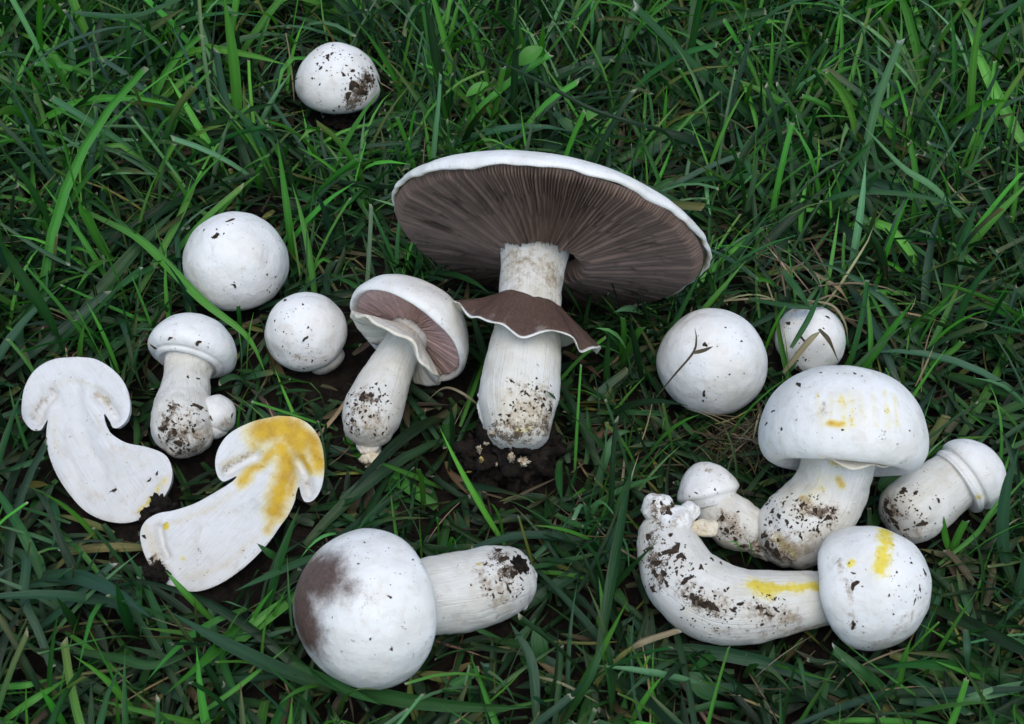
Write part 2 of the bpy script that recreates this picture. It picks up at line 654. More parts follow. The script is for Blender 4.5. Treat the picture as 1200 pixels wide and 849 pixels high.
def half(thing, outline, centre, nvec, grooves, seed, bulge=.9):
    """one half of a mushroom cut lengthwise: a flat cut face and the rounded skin behind it"""
    O = PZ(centre[0], centre[1], centre[2] / 100)
    n = nrm(nvec)
    m0 = mpp(O)
    C = catmull(outline + [outline[0]], len(outline) * 9 + 1)[:-1]

    def dist(Q, poly, closed=False):
        d = np.full(len(Q), 1e9)
        pts = list(poly) + ([poly[0]] if closed else [])
        for a, b in zip(pts[:-1], pts[1:]):
            a, b = np.asarray(a, float), np.asarray(b, float)
            ab = b - a
            t = np.clip(((Q - a) @ ab) / (ab @ ab + 1e-9), 0, 1)
            d = np.minimum(d, np.linalg.norm(Q - a - t[:, None] * ab, axis=1))
        return d
    lo, hi = C.min(0), C.max(0)
    gx_, gy_ = np.meshgrid(np.arange(lo[0], hi[0], 2.6), np.arange(lo[1], hi[1], 2.6))
    G = np.stack([gx_.ravel(), gy_.ravel()], 1) + np.random.default_rng(seed).uniform(-.5, .5, (gx_.size, 2))
    x, y = G[:, 0], G[:, 1]
    ins = np.zeros(len(G), bool)
    for a, b in zip(C, np.roll(C, -1, 0)):
        c = (a[1] > y) != (b[1] > y)
        ins ^= c & (x < (b[0] - a[0]) * (y - a[1]) / (b[1] - a[1] + 1e-12) + a[0])
    G = G[ins]
    G = G[dist(G, C, True) > 1.6]
    pts = [Vector(p) for p in np.vstack([C, G])]
    nb = len(C)
    out = delaunay_2d_cdt(pts, [(i, (i + 1) % nb) for i in range(nb)], [], 1, 1e-5)
    Q = np.array([tuple(v) for v in out[0]])
    F = [tuple(f) for f in out[2]]
    d = dist(Q, C, True)
    B = []
    for p in Q:
        r = ray(*p)
        B.append(CAM + r * (((O - CAM) @ n) / (r @ n)))
    B = np.array(B)
    rel = -1.2 * np.clip(1 - d / 2.6, 0, 1) ** 2
    for g_, w, dep in grooves:
        rel = rel - 2.3 * dep * np.exp(-(dist(Q, g_) / w) ** 2)
    rel = rel + np.array([noise.fractal(Vector((p[0], p[1], seed)) * .035, 1, 2, 3) for p in Q]) * 2.0 * np.clip(d / 8, 0, 1)
    V = B + n * (rel * m0)[:, None]
    cc = Q - Q.mean(0)
    w_, ev = np.linalg.eigh(cc.T @ cc)
    fibq = np.stack([cc @ ev[:, 0] / 55, cc @ ev[:, 1] / 110, cc[:, 0] * 0], -1)
    fa = Part('cut_face', V, F, M_FLESH, fibq)
    if (fa.N @ n).mean() < 0:
        fa = Part('cut_face', V, [f[::-1] for f in F], M_FLESH, fibq)
    fa.Q = Q
    fa.d = d
    Rm = d.max()
    dep = bulge * np.sqrt(np.maximum(d * (2 * Rm - d), 0)) * m0
    Vb = B - n * (dep + 2.0 * m0 * np.clip(1 - d / 3, 0, 1))[:, None] * 1.0
    edge = d < .01
    Vb[edge] = V[edge]
    Fb = [f[::-1] for f in fa.F]
    bk = Part('skin', Vb, Fb, M_CAP)
    thing.add(fa)
    thing.add(bk)
    for i in np.nonzero((Q[:, 0].astype(int) // 3 % 6 == 0) & (Q[:, 1].astype(int) // 3 % 6 == 0))[0]:
        if d[i] > 6:
            SPH.append((V[i] - n * dep[i] * .5, max(dep[i] * .55, .003)))
    return fa, bk


# A. the large open mushroom, lying with its gills towards the viewer
t = Thing('mushroom', 'largest mushroom, wide open cap showing dark brown gills and a brown ring', 'mushroom', PZ(607, 520, .3), 'mushrooms laid out on the lawn')
axA = AX(.19, .92, -.315)
cA = (642, 277, 4.9)
OPEN = [(0, .27), (.25, .262), (.5, .235), (.75, .175), (.92, .085), (.99, .02), (1.0, -.015), (.99, -.03), (.975, -.025), (.96, 0.0)]


def rimA(T, tt, R, H, s):
    w = .012 * np.sin(3 * T + 1) + .010 * np.sin(5 * T + .5) + .006 * np.sin(11 * T) + .004 * np.sin(29 * T + 1) + .003 * np.sin(47 * T)
    k = np.clip((tt - .35) / .4, 0, 1)
    return R * (1 + w * k), H + s * k * (.02 * np.sin(2 * T + .6) + .012 * np.sin(4 * T + 2) + .006 * np.sin(17 * T))


cap = t.add(lathe('cap', cA, 188, axA, OPEN, M_CAP, seed=2, nl=70, nc=220, amp=.006, mod=rimA, reg=False))
disc_volume(cA, 188, axA)
cr = np.repeat(np.linspace(0, 1, 70), 220)
cap.att['cream'] = np.clip((cr - .74) / .12, 0, 1) * .8
cap.att['yellow'] = np.clip((cr - .78) / .1, 0, 1) * .42
t.add(gills(cA, 188, axA, .20, .972, lambda q: -.02 - .15 * (1 - q) ** 1.3 + .08 * np.clip(1 - q / .08, 0, 1) ** 2, 300, .050, M_GILL, 3, nr=44))
stem = t.add(tube('stem', [(607, 508, 2.1, 37), (608, 468, 2.6, 46.5), (613, 425, 3.2, 44), (618, 385, 3.7, 39), (622, 335, 4.2, 36.5), (625, 305, 4.6, 39), (627, 285, 4.9, 43), (629, 262, 5.25, 46)], M_STEM, seed=4, amp=.035))
stem.paint('cream', [(600, 490), (625, 480)], 38, .75).paint('smear_shade', [(630, 465), (600, 500), (640, 490)], 22, .62).paint('soil', [(578, 503), (605, 512), (640, 500)], 15, .62).paint('cream', [(600, 470), (620, 500)], 50, .6)
stem.paint('soil', [(628, 462), (632, 472)], 7, .58).paint('soil', [(644, 470), (640, 492)], 6, .58).paint('yellow', [(606, 505), (620, 503)], 6, .6).paint('cream', [(600, 310), (650, 318)], 34, .55).paint('smear_shade', [(600, 305), (650, 330)], 30, .56).paint('cream', [(640, 420), (640, 470)], 18, .4)
p = t.add(skirt((619, 356, 3.93), 85, axA, .44, [1.10, 1.04, .88, .94, 1.0, .95, .95, 1.0], [.48, .70, .80, .58, .30, -.06, .0, .2], .013, 3, wave=.05, shape=1.0))
thp = np.tile(np.linspace(0, 2 * math.pi, 144, endpoint=False), 40)
streak = .5 + .5 * np.sin(thp * 17 + 3 * np.sin(thp * 3)) * np.sin(thp * 5 + 1)
p.att['brown'] = np.where(p.t < .485, 1.0 - .45 * streak * np.clip((p.t - .1) * 2.2, 0, 1), 0.0)
p.att['cream'] = np.where(p.t >= .49, .75, 0)
p.label = 'dark brown wavy skirt round the stem with a cream edge'
flap = t.add(tube('torn_flap', [(572, 440, 2.9, 5), (569, 465, 2.6, 9), (570, 485, 2.3, 9), (574, 506, 1.9, 6)], M_STEM, seed=9, amp=.35, nc=24, nl=30, squash=.45))
flap.paint('soil', [(566, 450), (568, 475)], 6, .6)
for a in ((600, 447, 2.2, 2.5), (629, 455, 3, 1.5), (618, 462, 2.5, 2), (636, 475, 3.5, 1.2), (645, 480, 3.6, 1.6), (596, 487, 2.4, 2.4), (638, 468, 2.2, 2)):
    t.flake(*a)
t.speck(625, 468, 26, 45)
t.speck(600, 490, 25, 25)
# earth still hanging on its foot, with white threads and crumbs in it
rs = random.Random(5)


def blob(name, c, r, mat, seed, amp=.35, freq=1.5, sq=(1, 1, 1), nu=26, nv=16):
    O = PZ(c[0], c[1], c[2] / 100)
    s = r * mpp(O)
    V = []
    for i in range(nv):
        f = math.pi * (i + .02) / (nv - .96)
        for j in range(nu):
            g_ = 2 * math.pi * j / nu
            V.append(O + s * np.array([math.sin(f) * math.cos(g_) * sq[0], math.sin(f) * math.sin(g_) * sq[1], math.cos(f) * sq[2]]))
    V = np.array(V)
    F = [f[::-1] for f in grid_faces(nv, nu)]
    if (vnormals(V, F) * (V - O)).sum() < 0:
        F = [f[::-1] for f in F]
    V = lump(V, nrm(V - O), amp * s, freq / s, seed)
    return Part(name, V, F, mat)


for i, (x, y, z, r) in enumerate(((588, 530, .9, 34), (618, 535, .8, 30), (560, 535, .7, 22), (600, 515, 1.4, 32), (640, 520, 1.0, 20), (575, 552, .4, 20), (608, 556, .4, 22))):
    t.add(blob('soil_clod', (x, y, z), r, M_CLOD, 11 + i, .75, 2.2, nu=44, nv=28))
    SPH.append((PZ(x, y, z / 100), r * .00031))
for i, (x, y, r, sq) in enumerate(((541, 519, 6, (1, .7, .8)), (562, 527, 5, (.6, .8, 1.3)), (564, 540, 4, (.7, 1, 1.4)), (599, 536, 6, (.7, 1, 1.2)), (612, 541, 8, (1.3, .8, .7)), (548, 553, 3.4, (1.6, .5, .5)), (582, 545, 3, (.5, .5, 1.6)), (576, 508, 4, (.8, .6, 1.2)), (590, 552, 3, (1.6, .5, .6)), (570, 520, 3, (1.5, .6, .5)))):
    h = t.surf(x, y)
    if h is None or i in (0, 8):
        continue
    r *= .8
    q = blob('root_crumb', (x, y, h[0][2] * 100 + .1), r, M_STEM, 31 + i, .9, 2.6, sq, 26, 18)
    t.parts.append(q)
    q.att['cream'] = np.full(len(q.V), .7)
    q.paint('soil', [(x, y + r)], r * 1.3, .8).paint('smear_shade', [(x, y)], r * 2, .8)
    if i in (2, 5):
        q.att['yellow'] = np.full(len(q.V), .6)

# B. the pink-gilled mushroom
t = Thing('mushroom', 'mushroom with pink gills, torn cream skirt and dirty bulbous stem base', 'mushroom', PZ(432, 520, .3), 'mushrooms laid out on the lawn')
axB = AX(.50, .72, -.50)
cB = (480, 388, 2.7)
OPENB = [(0, .70), (.25, .68), (.5, .60), (.75, .44), (.92, .22), (1.0, .02), (1.0, -.07), (.97, -.12), (.93, -.11), (.90, -.05), (.88, .02)]
cap = t.add(lathe('cap', cB, 78, axB, OPENB, M_CAP, seed=5, amp=.025, nc=140, reg=False))
disc_volume(cB, 78, axB, thick=.3)
SPH.append((PZ(500, 372, .027), .018))
t.add(gills(cB, 78, axB, .2, .925, lambda q: .06 - .06 * q, 170, .07, M_PINK, 6))
stem = t.add(tube('stem', [(431, 505, 1.45, 29), (436, 485, 1.6, 35), (446, 458, 1.8, 32), (458, 432, 2.0, 27), (470, 410, 2.25, 24), (482, 388, 2.6, 25)], M_STEM, seed=6))
stem.paint('smear_shade', [(420, 480), (440, 500)], 28, .62).paint('soil', [(425, 466), (440, 470)], 6, .66).paint('soil', [(412, 487), (418, 505)], 7, .56).paint('cream', [(430, 510)], 30, .6)
p = t.add(skirt((474, 396, 2.5), 65, axB, .36, [1.0, 1.05, 1.0, 1.05, 1.02, .80, .75, .9], [.40, .58, .60, .50, .28, .10, .1, .25], .055, 8, wave=.05, shape=.8))
p.att['cream'] = np.where(p.t > .44, .55, .3)
p.label = 'wavy cream skirt hanging from the stem'
for a in ((424, 466, 5, 1.8), (434, 463, 4, 1.6), (445, 465, 3, 1.3), (417, 474, 3, 1.5), (413, 492, 3, 2), (441, 450, 2, 2), (452, 318 + 134, 2, 1)):
    t.flake(*a)
t.speck(430, 485, 32, 70)
t.speck(435, 470, 20, 25)
q = t.add(blob('root_lump', (436, 541, .7), 13, M_STEM, 51, .45, 2, (1, .7, .8)))
q.paint('soil', [(428, 545)], 8, .7)
q.att['cream'] = np.full(len(q.V), .8)
q = t.add(blob('root_lump', (433, 524, .8), 14, M_STEM, 52, .45, 2, (1, .8, .8)))
q.paint('smear_shade', [(430, 530)], 12, .7)

# C. large round button beside the pink-gilled mushroom
t = Thing('mushroom', 'smooth round white cap with a long green blade curving under it', 'mushroom', PZ(277, 318, .3), 'mushrooms laid out on the lawn')
c = t.add(lathe('cap', (277, 306, 2.1), 61.5, AX(.15, .45, .85), BUTTON, M_CAP, hs=1.05, seed=7, amp=.04, freq=1.0))
c.paint('smear_shade', [(330, 335)], 12, .5)
t.add(tube('stem', [(285, 318, 1.0, 26), (290, 330, .5, 24)], M_STEM, seed=71, nl=12))
for a in ((253, 277, 5, 1.2), (239, 270, 2.4, 1), (254, 269, 2, 1), (275, 335, 3.6, 1.0), (271, 258, 3, 2.4), (313, 322, 2, 1)):
    t.flake(*a)
t.speck(280, 300, 55, 14, .5, 1.1)
t.speck(325, 335, 14, 20, .6, 1.4)

# D. small round button
t = Thing('mushroom', 'small speckled round button between the smooth cap and the pink-gilled mushroom', 'mushroom', PZ(360, 405, .3), 'mushrooms laid out on the lawn')
c = t.add(lathe('cap', (358, 388, 1.7), 48, AX(-.15, .35, .9), BUTTON, M_CAP, hs=1.08, seed=8, amp=.045, freq=1.1))
c.paint('smear_shade', [(345, 420), (380, 415)], 14, .5)
t.add(tube('stem', [(372, 405, 1.0, 24), (384, 424, .5, 22)], M_STEM, seed=72, nl=12))
for a in ((355, 357, 2.2, 1), (361, 384, 2.2, 1), (358, 397, 2.6, 2.2), (356, 432, 2.2, 1), (366, 423, 2.2, 1.2), (334, 352, 3, 2), (322, 376, 2, 1)):
    t.flake(*a)
t.speck(350, 400, 42, 55, .5, 1.3)
t.speck(340, 415, 25, 30, .5, 1.2)

# E. little button with a bulb and a bud
t = Thing('mushroom', 'small button mushroom with closed veil, earthy bulb and a bud on its side', 'mushroom', PZ(222, 535, .2), 'mushrooms laid out on the lawn')
axE = AX(.16, .86, -.42)
BUTE = [(0, .80), (.28, .77), (.56, .645), (.80, .43), (.95, .16), (1.0, -.06), (.96, -.2), (.86, -.29), (.78, -.31), (.74, -.37), (.66, -.39), (.6, -.33), (.1, -.3)]
c = t.add(lathe('cap', (226, 410, 1.9), 52, axE, BUTE, M_CAP, seed=9, amp=.02, nl=90))
c.paint('cream', [(205, 412), (230, 410), (255, 425)], 4, .5)
c.paint('soil', [(196, 428), (194, 424)], 4, .7)
stem = t.add(tube('stem', [(222, 518, 1.1, 29), (217, 503, 1.3, 38), (215, 480, 1.4, 35), (217, 462, 1.5, 29.5), (219, 440, 1.6, 27), (223, 420, 1.8, 30)], M_STEM, seed=10, amp=.06))
stem.paint('soil', [(196, 498), (208, 522)], 11, .62).paint('soil', [(200, 480), (225, 510)], 10, .5).paint('smear_shade', [(205, 500), (235, 510)], 28, .66).paint('smear_shade', [(225, 528)], 20, .7)
nb = t.add(lathe('bud', (254, 485, 1.4), 24, AX(.55, .75, .1), [(0, .9), (.4, .84), (.75, .55), (.95, .2), (1.0, -.1), (.93, -.35), (.88, -.42), (.92, -.55), (.8, -.95), (.4, -1.25), (.05, -1.3)], M_CAP, seed=11, nl=40, nc=48, amp=.06))
nb.paint('smear_shade', [(265, 497)], 10, .7)
for a in ((232, 402, 4, 1.1), (199, 397, 2.6, 1.8), (180, 407, 3.5, 1.5), (220, 442, 2.2, 1.5), (232, 444, 2.6, 1.4), (233, 477, 6, 1.4), (200, 477, 3, 2), (190, 503, 5, 1.5), (209, 520, 6, 1.2), (196, 492, 4, 1.6), (205, 507, 5, 1.2), (272, 487, 2.4, 2), (211, 530, 4, 1.5), (247, 490, 2, 2.5)):
    t.flake(*a)
t.speck(212, 505, 30, 90)
t.speck(225, 395, 40, 10, .5, 1.2)

# F. plain cut half
t = Thing('mushroom_half', 'mushroom sliced lengthwise with plain white cut face, no orange stain', 'cut mushroom', PZ(120, 560, .2), 'mushroom halves')
outF = [(90, 418), (112, 421), (133, 434), (147, 452), (152, 474), (149, 490), (140, 500), (132, 501), (127, 493), (121, 484), (122, 492), (125, 500), (131, 509), (148, 519), (172, 524), (193, 533), (201, 549), (200, 566), (192, 582), (180, 596), (165, 608), (145, 613), (122, 610), (101, 600), (84, 583), (68, 560), (58, 537), (54, 517), (54, 503), (55, 492), (51, 497), (46, 504), (36, 503), (26, 490), (25, 472), (29, 452), (41, 433), (62, 421)]
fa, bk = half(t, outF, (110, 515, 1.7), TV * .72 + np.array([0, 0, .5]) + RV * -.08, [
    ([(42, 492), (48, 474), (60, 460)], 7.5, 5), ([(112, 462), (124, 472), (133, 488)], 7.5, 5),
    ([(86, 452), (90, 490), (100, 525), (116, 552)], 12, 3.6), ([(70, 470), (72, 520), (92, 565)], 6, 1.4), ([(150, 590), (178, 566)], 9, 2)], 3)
fa.paint('smear_shade', [(40, 490), (46, 475), (60, 459)], 4.5, .62).paint('smear_shade', [(112, 461), (126, 471), (134, 486)], 4.5, .62)  # gill-band tan, with the grey shade of the pockets painted in
fa.paint('cream', [(36, 487), (46, 470), (62, 452), (86, 446), (110, 452), (130, 466)], 5, .55).paint('cream', [(116, 462), (126, 470)], 4, .8).paint('yellow', [(165, 600), (180, 580), (194, 562)], 6, .52).paint('cream', [(163, 598), (194, 565)], 12, .6)
fa.paint('cream', [(64, 470), (64, 520), (85, 560), (120, 585)], 8, .5).paint('cream', [(108, 470), (116, 500), (135, 528), (170, 545)], 8, .46).paint('smear_shade', [(118, 464), (128, 474)], 4, .5).paint('smear_shade', [(42, 484), (52, 468)], 4, .42)
bk.paint('soil', [(185, 598)], 14, .8)
for a in ((133, 575, 3, 2.4, .9), (175, 563, 2.2, 2.2, 1.2), (184, 555, 2, 2.4), (180, 597, 6, 1.4), (187, 590, 5, 1.2), (175, 603, 5, 1.5), (190, 583, 4, 1.4)):
    t.flake(*a)
t.speck(183, 595, 12, 26)
t.speck(110, 540, 60, 8, .4, .8)

t.add(blob('soil_clod', (190, 596, 1.2), 14, M_CLOD, 81, .7, 2.2, (1, .8, .9), 36, 22))
t.add(blob('soil_clod', (178, 605, 1.0), 11, M_CLOD, 82, .7, 2.2, (1.2, .8, .9), 36, 22))

# G. cut half with the orange stain
t = Thing('mushroom_half', 'mushroom sliced lengthwise with deep yellow stain spreading from its cap', 'cut mushroom', PZ(270, 630, .2), 'mushroom halves')
outG = [(326, 487), (346, 489), (364, 499), (376, 518), (380, 545), (377, 570), (368, 585), (358, 588), (353, 581), (350, 570), (347, 578), (345, 588), (338, 603), (328, 617), (316, 634), (298, 654), (278, 671), (256, 685), (232, 693), (210, 691), (190, 681), (176, 664), (167, 644), (164, 625), (170, 611), (184, 602), (204, 598), (228, 590), (250, 578), (271, 565), (277, 558), (269, 561), (261, 564), (254, 556), (252, 540), (257, 523), (270, 507), (296, 494)]
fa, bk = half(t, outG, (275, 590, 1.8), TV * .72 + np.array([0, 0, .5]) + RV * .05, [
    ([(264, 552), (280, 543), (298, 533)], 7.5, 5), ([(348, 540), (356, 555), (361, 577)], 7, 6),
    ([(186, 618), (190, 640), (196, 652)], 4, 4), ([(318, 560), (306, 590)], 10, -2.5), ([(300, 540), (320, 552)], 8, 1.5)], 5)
fa.paint('ochre', [(308, 505), (335, 500), (350, 520)], 19, .9).paint('ochre', [(330, 525), (338, 545), (330, 570), (322, 600)], 13, .85).paint('ochre', [(320, 530), (295, 550), (284, 564)], 9, .75).paint('ochre', [(345, 500), (368, 520), (374, 545)], 11, .85)
fa.paint('ochre', [(343, 560), (338, 578)], 8, .72).paint('ochre', [(352, 535), (364, 552)], 7, .8).paint('ochre', [(300, 500), (298, 520)], 10, .62).paint('ochre', [(324, 595), (314, 622)], 7, .62)
fa.paint('smear_shade', [(262, 549), (278, 541), (292, 533)], 4.5, .6).paint('smear_shade', [(356, 556), (362, 574)], 3.5, .5)  # gill pockets again: tan band plus painted shade
fa.paint('yellow', [(194, 618)], 5, .9).paint('cream', [(172, 620), (180, 645), (190, 670)], 12, .62).paint('smear_shade', [(180, 655)], 10, .6).paint('cream', [(262, 545), (296, 530)], 6, .8).paint('yellow', [(214, 655)], 4, .7)
fa.paint('soil', [(178, 660), (190, 680)], 6, .6).paint('cream', [(205, 612), (250, 595), (290, 565)], 8, .6).paint('cream', [(215, 678), (262, 664), (300, 630)], 8, .55)
bk.paint('soil', [(180, 670)], 14, .8)
for a in ((169, 629, 2.4, 2), (183, 661, 5, 1.2), (187, 672, 5, 1.3), (193, 681, 4, 1.6), (178, 655, 3, 1.5)):
    t.flake(*a)
t.speck(184, 667, 12, 30)
t.speck(260, 620, 55, 7, .4, .8)

t.add(blob('soil_clod', (183, 672, 1.1), 13, M_CLOD, 83, .7, 2.2, (1, .8, .8), 36, 22))

# H. button far back in the grass
t = Thing('mushroom', 'earth-specked round button standing alone in the tall grass', 'mushroom', PZ(398, 125, .2), 'mushrooms laid out on the lawn')
c = t.add(lathe('cap', (396, 97, 1.8), 50, AX(.05, .75, .62), BUTTON, M_CAP, hs=1.05, seed=12, amp=.04, freq=1.0))
c.paint('soil', [(420, 105), (432, 92), (410, 122)], 9, .85)
t.add(tube('stem', [(398, 118, 1.0, 22), (398, 130, .1, 22)], M_STEM, seed=73, nl=12))
for a in ((384, 68, 4.5, 1.1), (376, 80, 3, 1.1), (389, 63, 3, 1), (415, 100, 7, 1.3), (424, 108, 7, 1.2), (408, 112, 5, 1.4), (430, 92, 6, 1.2), (402, 87, 2.4, 1.6), (372, 75, 2, 2), (423, 65, 2, 1), (366, 92, 2, 1.2), (435, 80, 3, 1.4)):
    t.flake(*a)
t.speck(400, 90, 42, 70, .6, 1.8)
t.speck(425, 95, 18, 40, .8, 2.4)

for i, (x, y, z, r) in enumerate(((421, 108, 1.7, 13), (412, 124, 1.1, 14), (398, 138, .5, 15))):
    t.add(blob('soil_clod', (x, y, z), r, M_CLOD, 94 + i, .75, 2.4, (1.1, .8, .9), 36, 22))
# I. brown-patched cap on its side
t = Thing('mushroom', 'mushroom lying on its side, cap with a dark brown patch, thick white stem', 'mushroom', PZ(470, 745, .2), 'mushrooms laid out on the lawn')
DOMI = [(0, 1.0), (.25, .985), (.5, .90), (.73, .73), (.90, .47), (.985, .18), (1.0, -.04), (.96, -.17), (.86, -.22), (.76, -.17), (.60, -.08), (.1, -.06)]
c = t.add(lathe('cap', (437, 712, 2.7), 92, AX(-.66, -.03, .75), DOMI, M_CAP, hs=.93, seed=13, amp=.035, freq=1.0))
c.paint('brown', [(352, 676), (378, 676)], 33, 1).paint('brown', [(350, 700), (358, 740)], 34, 1).paint('brown', [(372, 765)], 14, .7).paint('brown', [(405, 690)], 22, .66).paint('brown', [(430, 690)], 20, .36).paint('smear_shade', [(440, 695)], 16, .4)
st = t.add(tube('stem', [(465, 706, 2.3, 45), (510, 698, 2.0, 46), (550, 692, 1.8, 47), (585, 682, 1.7, 43), (602, 676, 1.6, 37)], M_STEM, seed=14, amp=.04))
st.paint('soil', [(583, 650), (598, 672)], 10, .72).paint('smear_shade', [(570, 680), (590, 700)], 20, .62).paint('smear_shade', [(565, 672)], 10, .62).paint('yellow', [(562, 662)], 4, .62).paint('cream', [(575, 690)], 30, .4)
for a in ((590, 655, 7, 1.3), (608, 665, 8, 1.1), (602, 672, 6, 1.4), (584, 645, 5, 1.6), (596, 690, 3, 3), (592, 668, 4, 1.6), (578, 698, 2.4, 2), (459, 761, 3, 1.1), (434, 749, 2.2, 1), (427, 636, 2, 1), (490, 650, 2.4, 1), (484, 656, 2, 1), (420, 661, 2, 1), (457, 700, 2.2, 2), (398, 628, 2, 1), (552, 686, 2, 1)):
    t.flake(*a)
t.speck(588, 680, 28, 70)
t.add(blob('soil_clod', (608, 664, 2.6), 11, M_CLOD, 85, .7, 2.2, (.8, .8, 1), 36, 22))
q = t.add(blob('torn_foot', (612, 680, 1.6), 24, M_STEM, 86, .45, 1.6, (.5, 1, 1.1), 40, 26))
q.paint('smear_shade', [(612, 690)], 18, .6)
q.paint('soil', [(612, 668)], 10, .7)
t.speck(480, 655, 28, 24, .5, 1.2)
t.speck(420, 640, 30, 18, .5, 1.1)
t.speck(430, 730, 70, 22, .4, 1.0)

# J. big round cap by the open mushroom
t = Thing('mushroom', 'large round white cap with a dry forked stalk lying across it', 'mushroom', PZ(836, 445, .3), 'mushrooms laid out on the lawn')
c = t.add(lathe('cap', (835, 423, 2.2), 64, AX(-.05, .3, .95), BUTTON, M_CAP, hs=1.1, seed=15, amp=.045, freq=.9))
t.add(tube('stem', [(838, 445, 1.0, 26), (840, 455, .3, 24)], M_STEM, seed=74, nl=12))
for a in ((826, 404, 3.4, 1.6), (869, 400, 2.4, 1), (825, 462, 3.2, 1.8), (824, 470, 2.0, 1.5), (850, 384, 1.8, 1), (855, 439, 1.8, 1), (872, 438, 1.4, 1)):
    t.flake(*a)
t.speck(840, 430, 55, 34, .4, 1.0)

# K. small button half hidden in grass and straw
t = Thing('mushroom', 'small white button half hidden under straw and grass blades', 'mushroom', PZ(952, 410, .3), 'mushrooms laid out on the lawn')
c = t.add(lathe('cap', (950, 397, 1.4), 42, AX(.1, .4, .9), BUTTON, M_CAP, hs=1.0, seed=16, amp=.04, freq=1.0))
c.paint('smear_shade', [(930, 365), (960, 360)], 12, .6)
t.add(tube('stem', [(952, 410, .8, 22), (954, 418, .3, 20)], M_STEM, seed=75, nl=12))
for a in ((924, 379, 4, 1), (940, 397, 3, 2), (944, 422, 2, 1), (970, 372, 2, 3), (965, 385, 1.6, 1), (936, 432, 4, 1.4)):
    t.flake(*a)
t.speck(945, 400, 34, 30, .5, 1.3)

# L. yellow-bruised dome-capped mushroom
t = Thing('mushroom', 'domed white mushroom with faint yellow bruises on cap and stout leaning stem', 'mushroom', PZ(915, 655, .2), 'mushrooms laid out on the lawn')
DOML = [(0, .93), (.25, .91), (.5, .83), (.73, .66), (.90, .42), (.985, .14), (1.0, -.08), (.97, -.24), (.90, -.36), (.80, -.42), (.70, -.38), (.60, -.24), (.1, -.1)]
c = t.add(lathe('cap', (987, 512, 4.0), 97, AX(.10, .97, -.17), DOML, M_CAP, hs=.90, seed=17, amp=.02, freq=1.0, nl=90, nc=128))
for x0, w_, s_ in ((958, 5, .40), (972, 5, .36), (985, 6, .46), (996, 5, .42), (1008, 4, .36), (1022, 5, .38), (1036, 5, .46), (1047, 5, .42)):
    c.paint('yellow', [(x0, 458 + (x0 % 7)), (x0 + 3, 480), (x0 + 5, 502 - (x0 % 5))], w_, s_ + .10)
    c.paint('cream', [(x0, 462), (x0 + 4, 500)], 7, .55)
c.paint('ochre', [(972, 496), (984, 498)], 4.5, .82).paint('ochre', [(988, 497)], 3.5, .7).paint('smear_shade', [(966, 470), (965, 485)], 4, .62).paint('smear_shade', [(950, 492)], 6, .5)
c.paint('cream', [(935, 541), (960, 534), (1000, 540), (1040, 546)], 5, .62)
vp = t.add(skirt((987, 532, 3.75), 70, AX(.10, .97, -.03), .60, [1.0, .98, .96, 1.0, 1.0, .96, .95, 1.0], [.02, .10, .16, .06, .0, .0, .0, .0], .03, 5, name='torn_veil', wave=.05))
vp.att['cream'] = np.full(len(vp.V), .55)
st = t.add(tube('stem', [(908, 632, 1.5, 36), (928, 622, 1.7, 47), (952, 604, 2.0, 47), (970, 578, 2.5, 44), (980, 553, 3.1, 41), (986, 525, 3.7, 42)], M_STEM, seed=18, amp=.06))
q = t.add(blob('bulb', (897, 630, 1.3), 27, M_STEM, 91, .3, 1.6, (1, .9, .95), 44, 28))
q.paint('smear_shade', [(890, 640), (900, 650)], 20, .7).paint('soil', [(895, 648), (880, 632)], 13, .6)
st.paint('yellow', [(965, 560), (948, 590)], 16, .44).paint('ochre', [(988, 543), (978, 540)], 6, .7).paint('ochre', [(983, 562), (986, 569)], 5, .7).paint('ochre', [(940, 583)], 5, .6).paint('cream', [(960, 570), (940, 600)], 22, .5)
st.paint('smear_shade', [(940, 592), (972, 605)], 14, .72).paint('soil', [(955, 600), (972, 607)], 8, .62).paint('smear_shade', [(910, 640), (940, 645)], 24, .72).paint('soil', [(900, 645), (915, 655)], 12, .72).paint('ochre', [(912, 632), (930, 650)], 8, .5)
for a in ((898, 497, 2.6, 1.6), (906, 482, 2.4, 2), (916, 503, 3.2, 1), (987, 504, 2.4, 1), (1066, 505, 2, 1), (936, 451, 4, 1.8), (962, 437, 2, 1.6), (1002, 438, 2.2, 2), (1010, 441, 2, 1), (970, 607, 5, 1.4), (955, 598, 4, 1.6), (940, 592, 3.5, 1.6), (905, 600, 4, 1.2), (913, 605, 4, 1.4), (918, 590, 3, 1.8), (903, 612, 4, 1.2), (922, 612, 3, 2), (900, 640, 7, 1.2), (910, 648, 7, 1.2), (895, 628, 5, 1.3), (938, 628, 3, 1.6), (958, 619, 3, 2), (976, 598, 2.6, 2.2)):
    t.flake(*a)
t.speck(915, 605, 30, 70)
t.speck(955, 603, 26, 60)
t.speck(990, 440, 50, 26, .5, 1.2)
t.speck(985, 500, 75, 22, .4, 1.0)

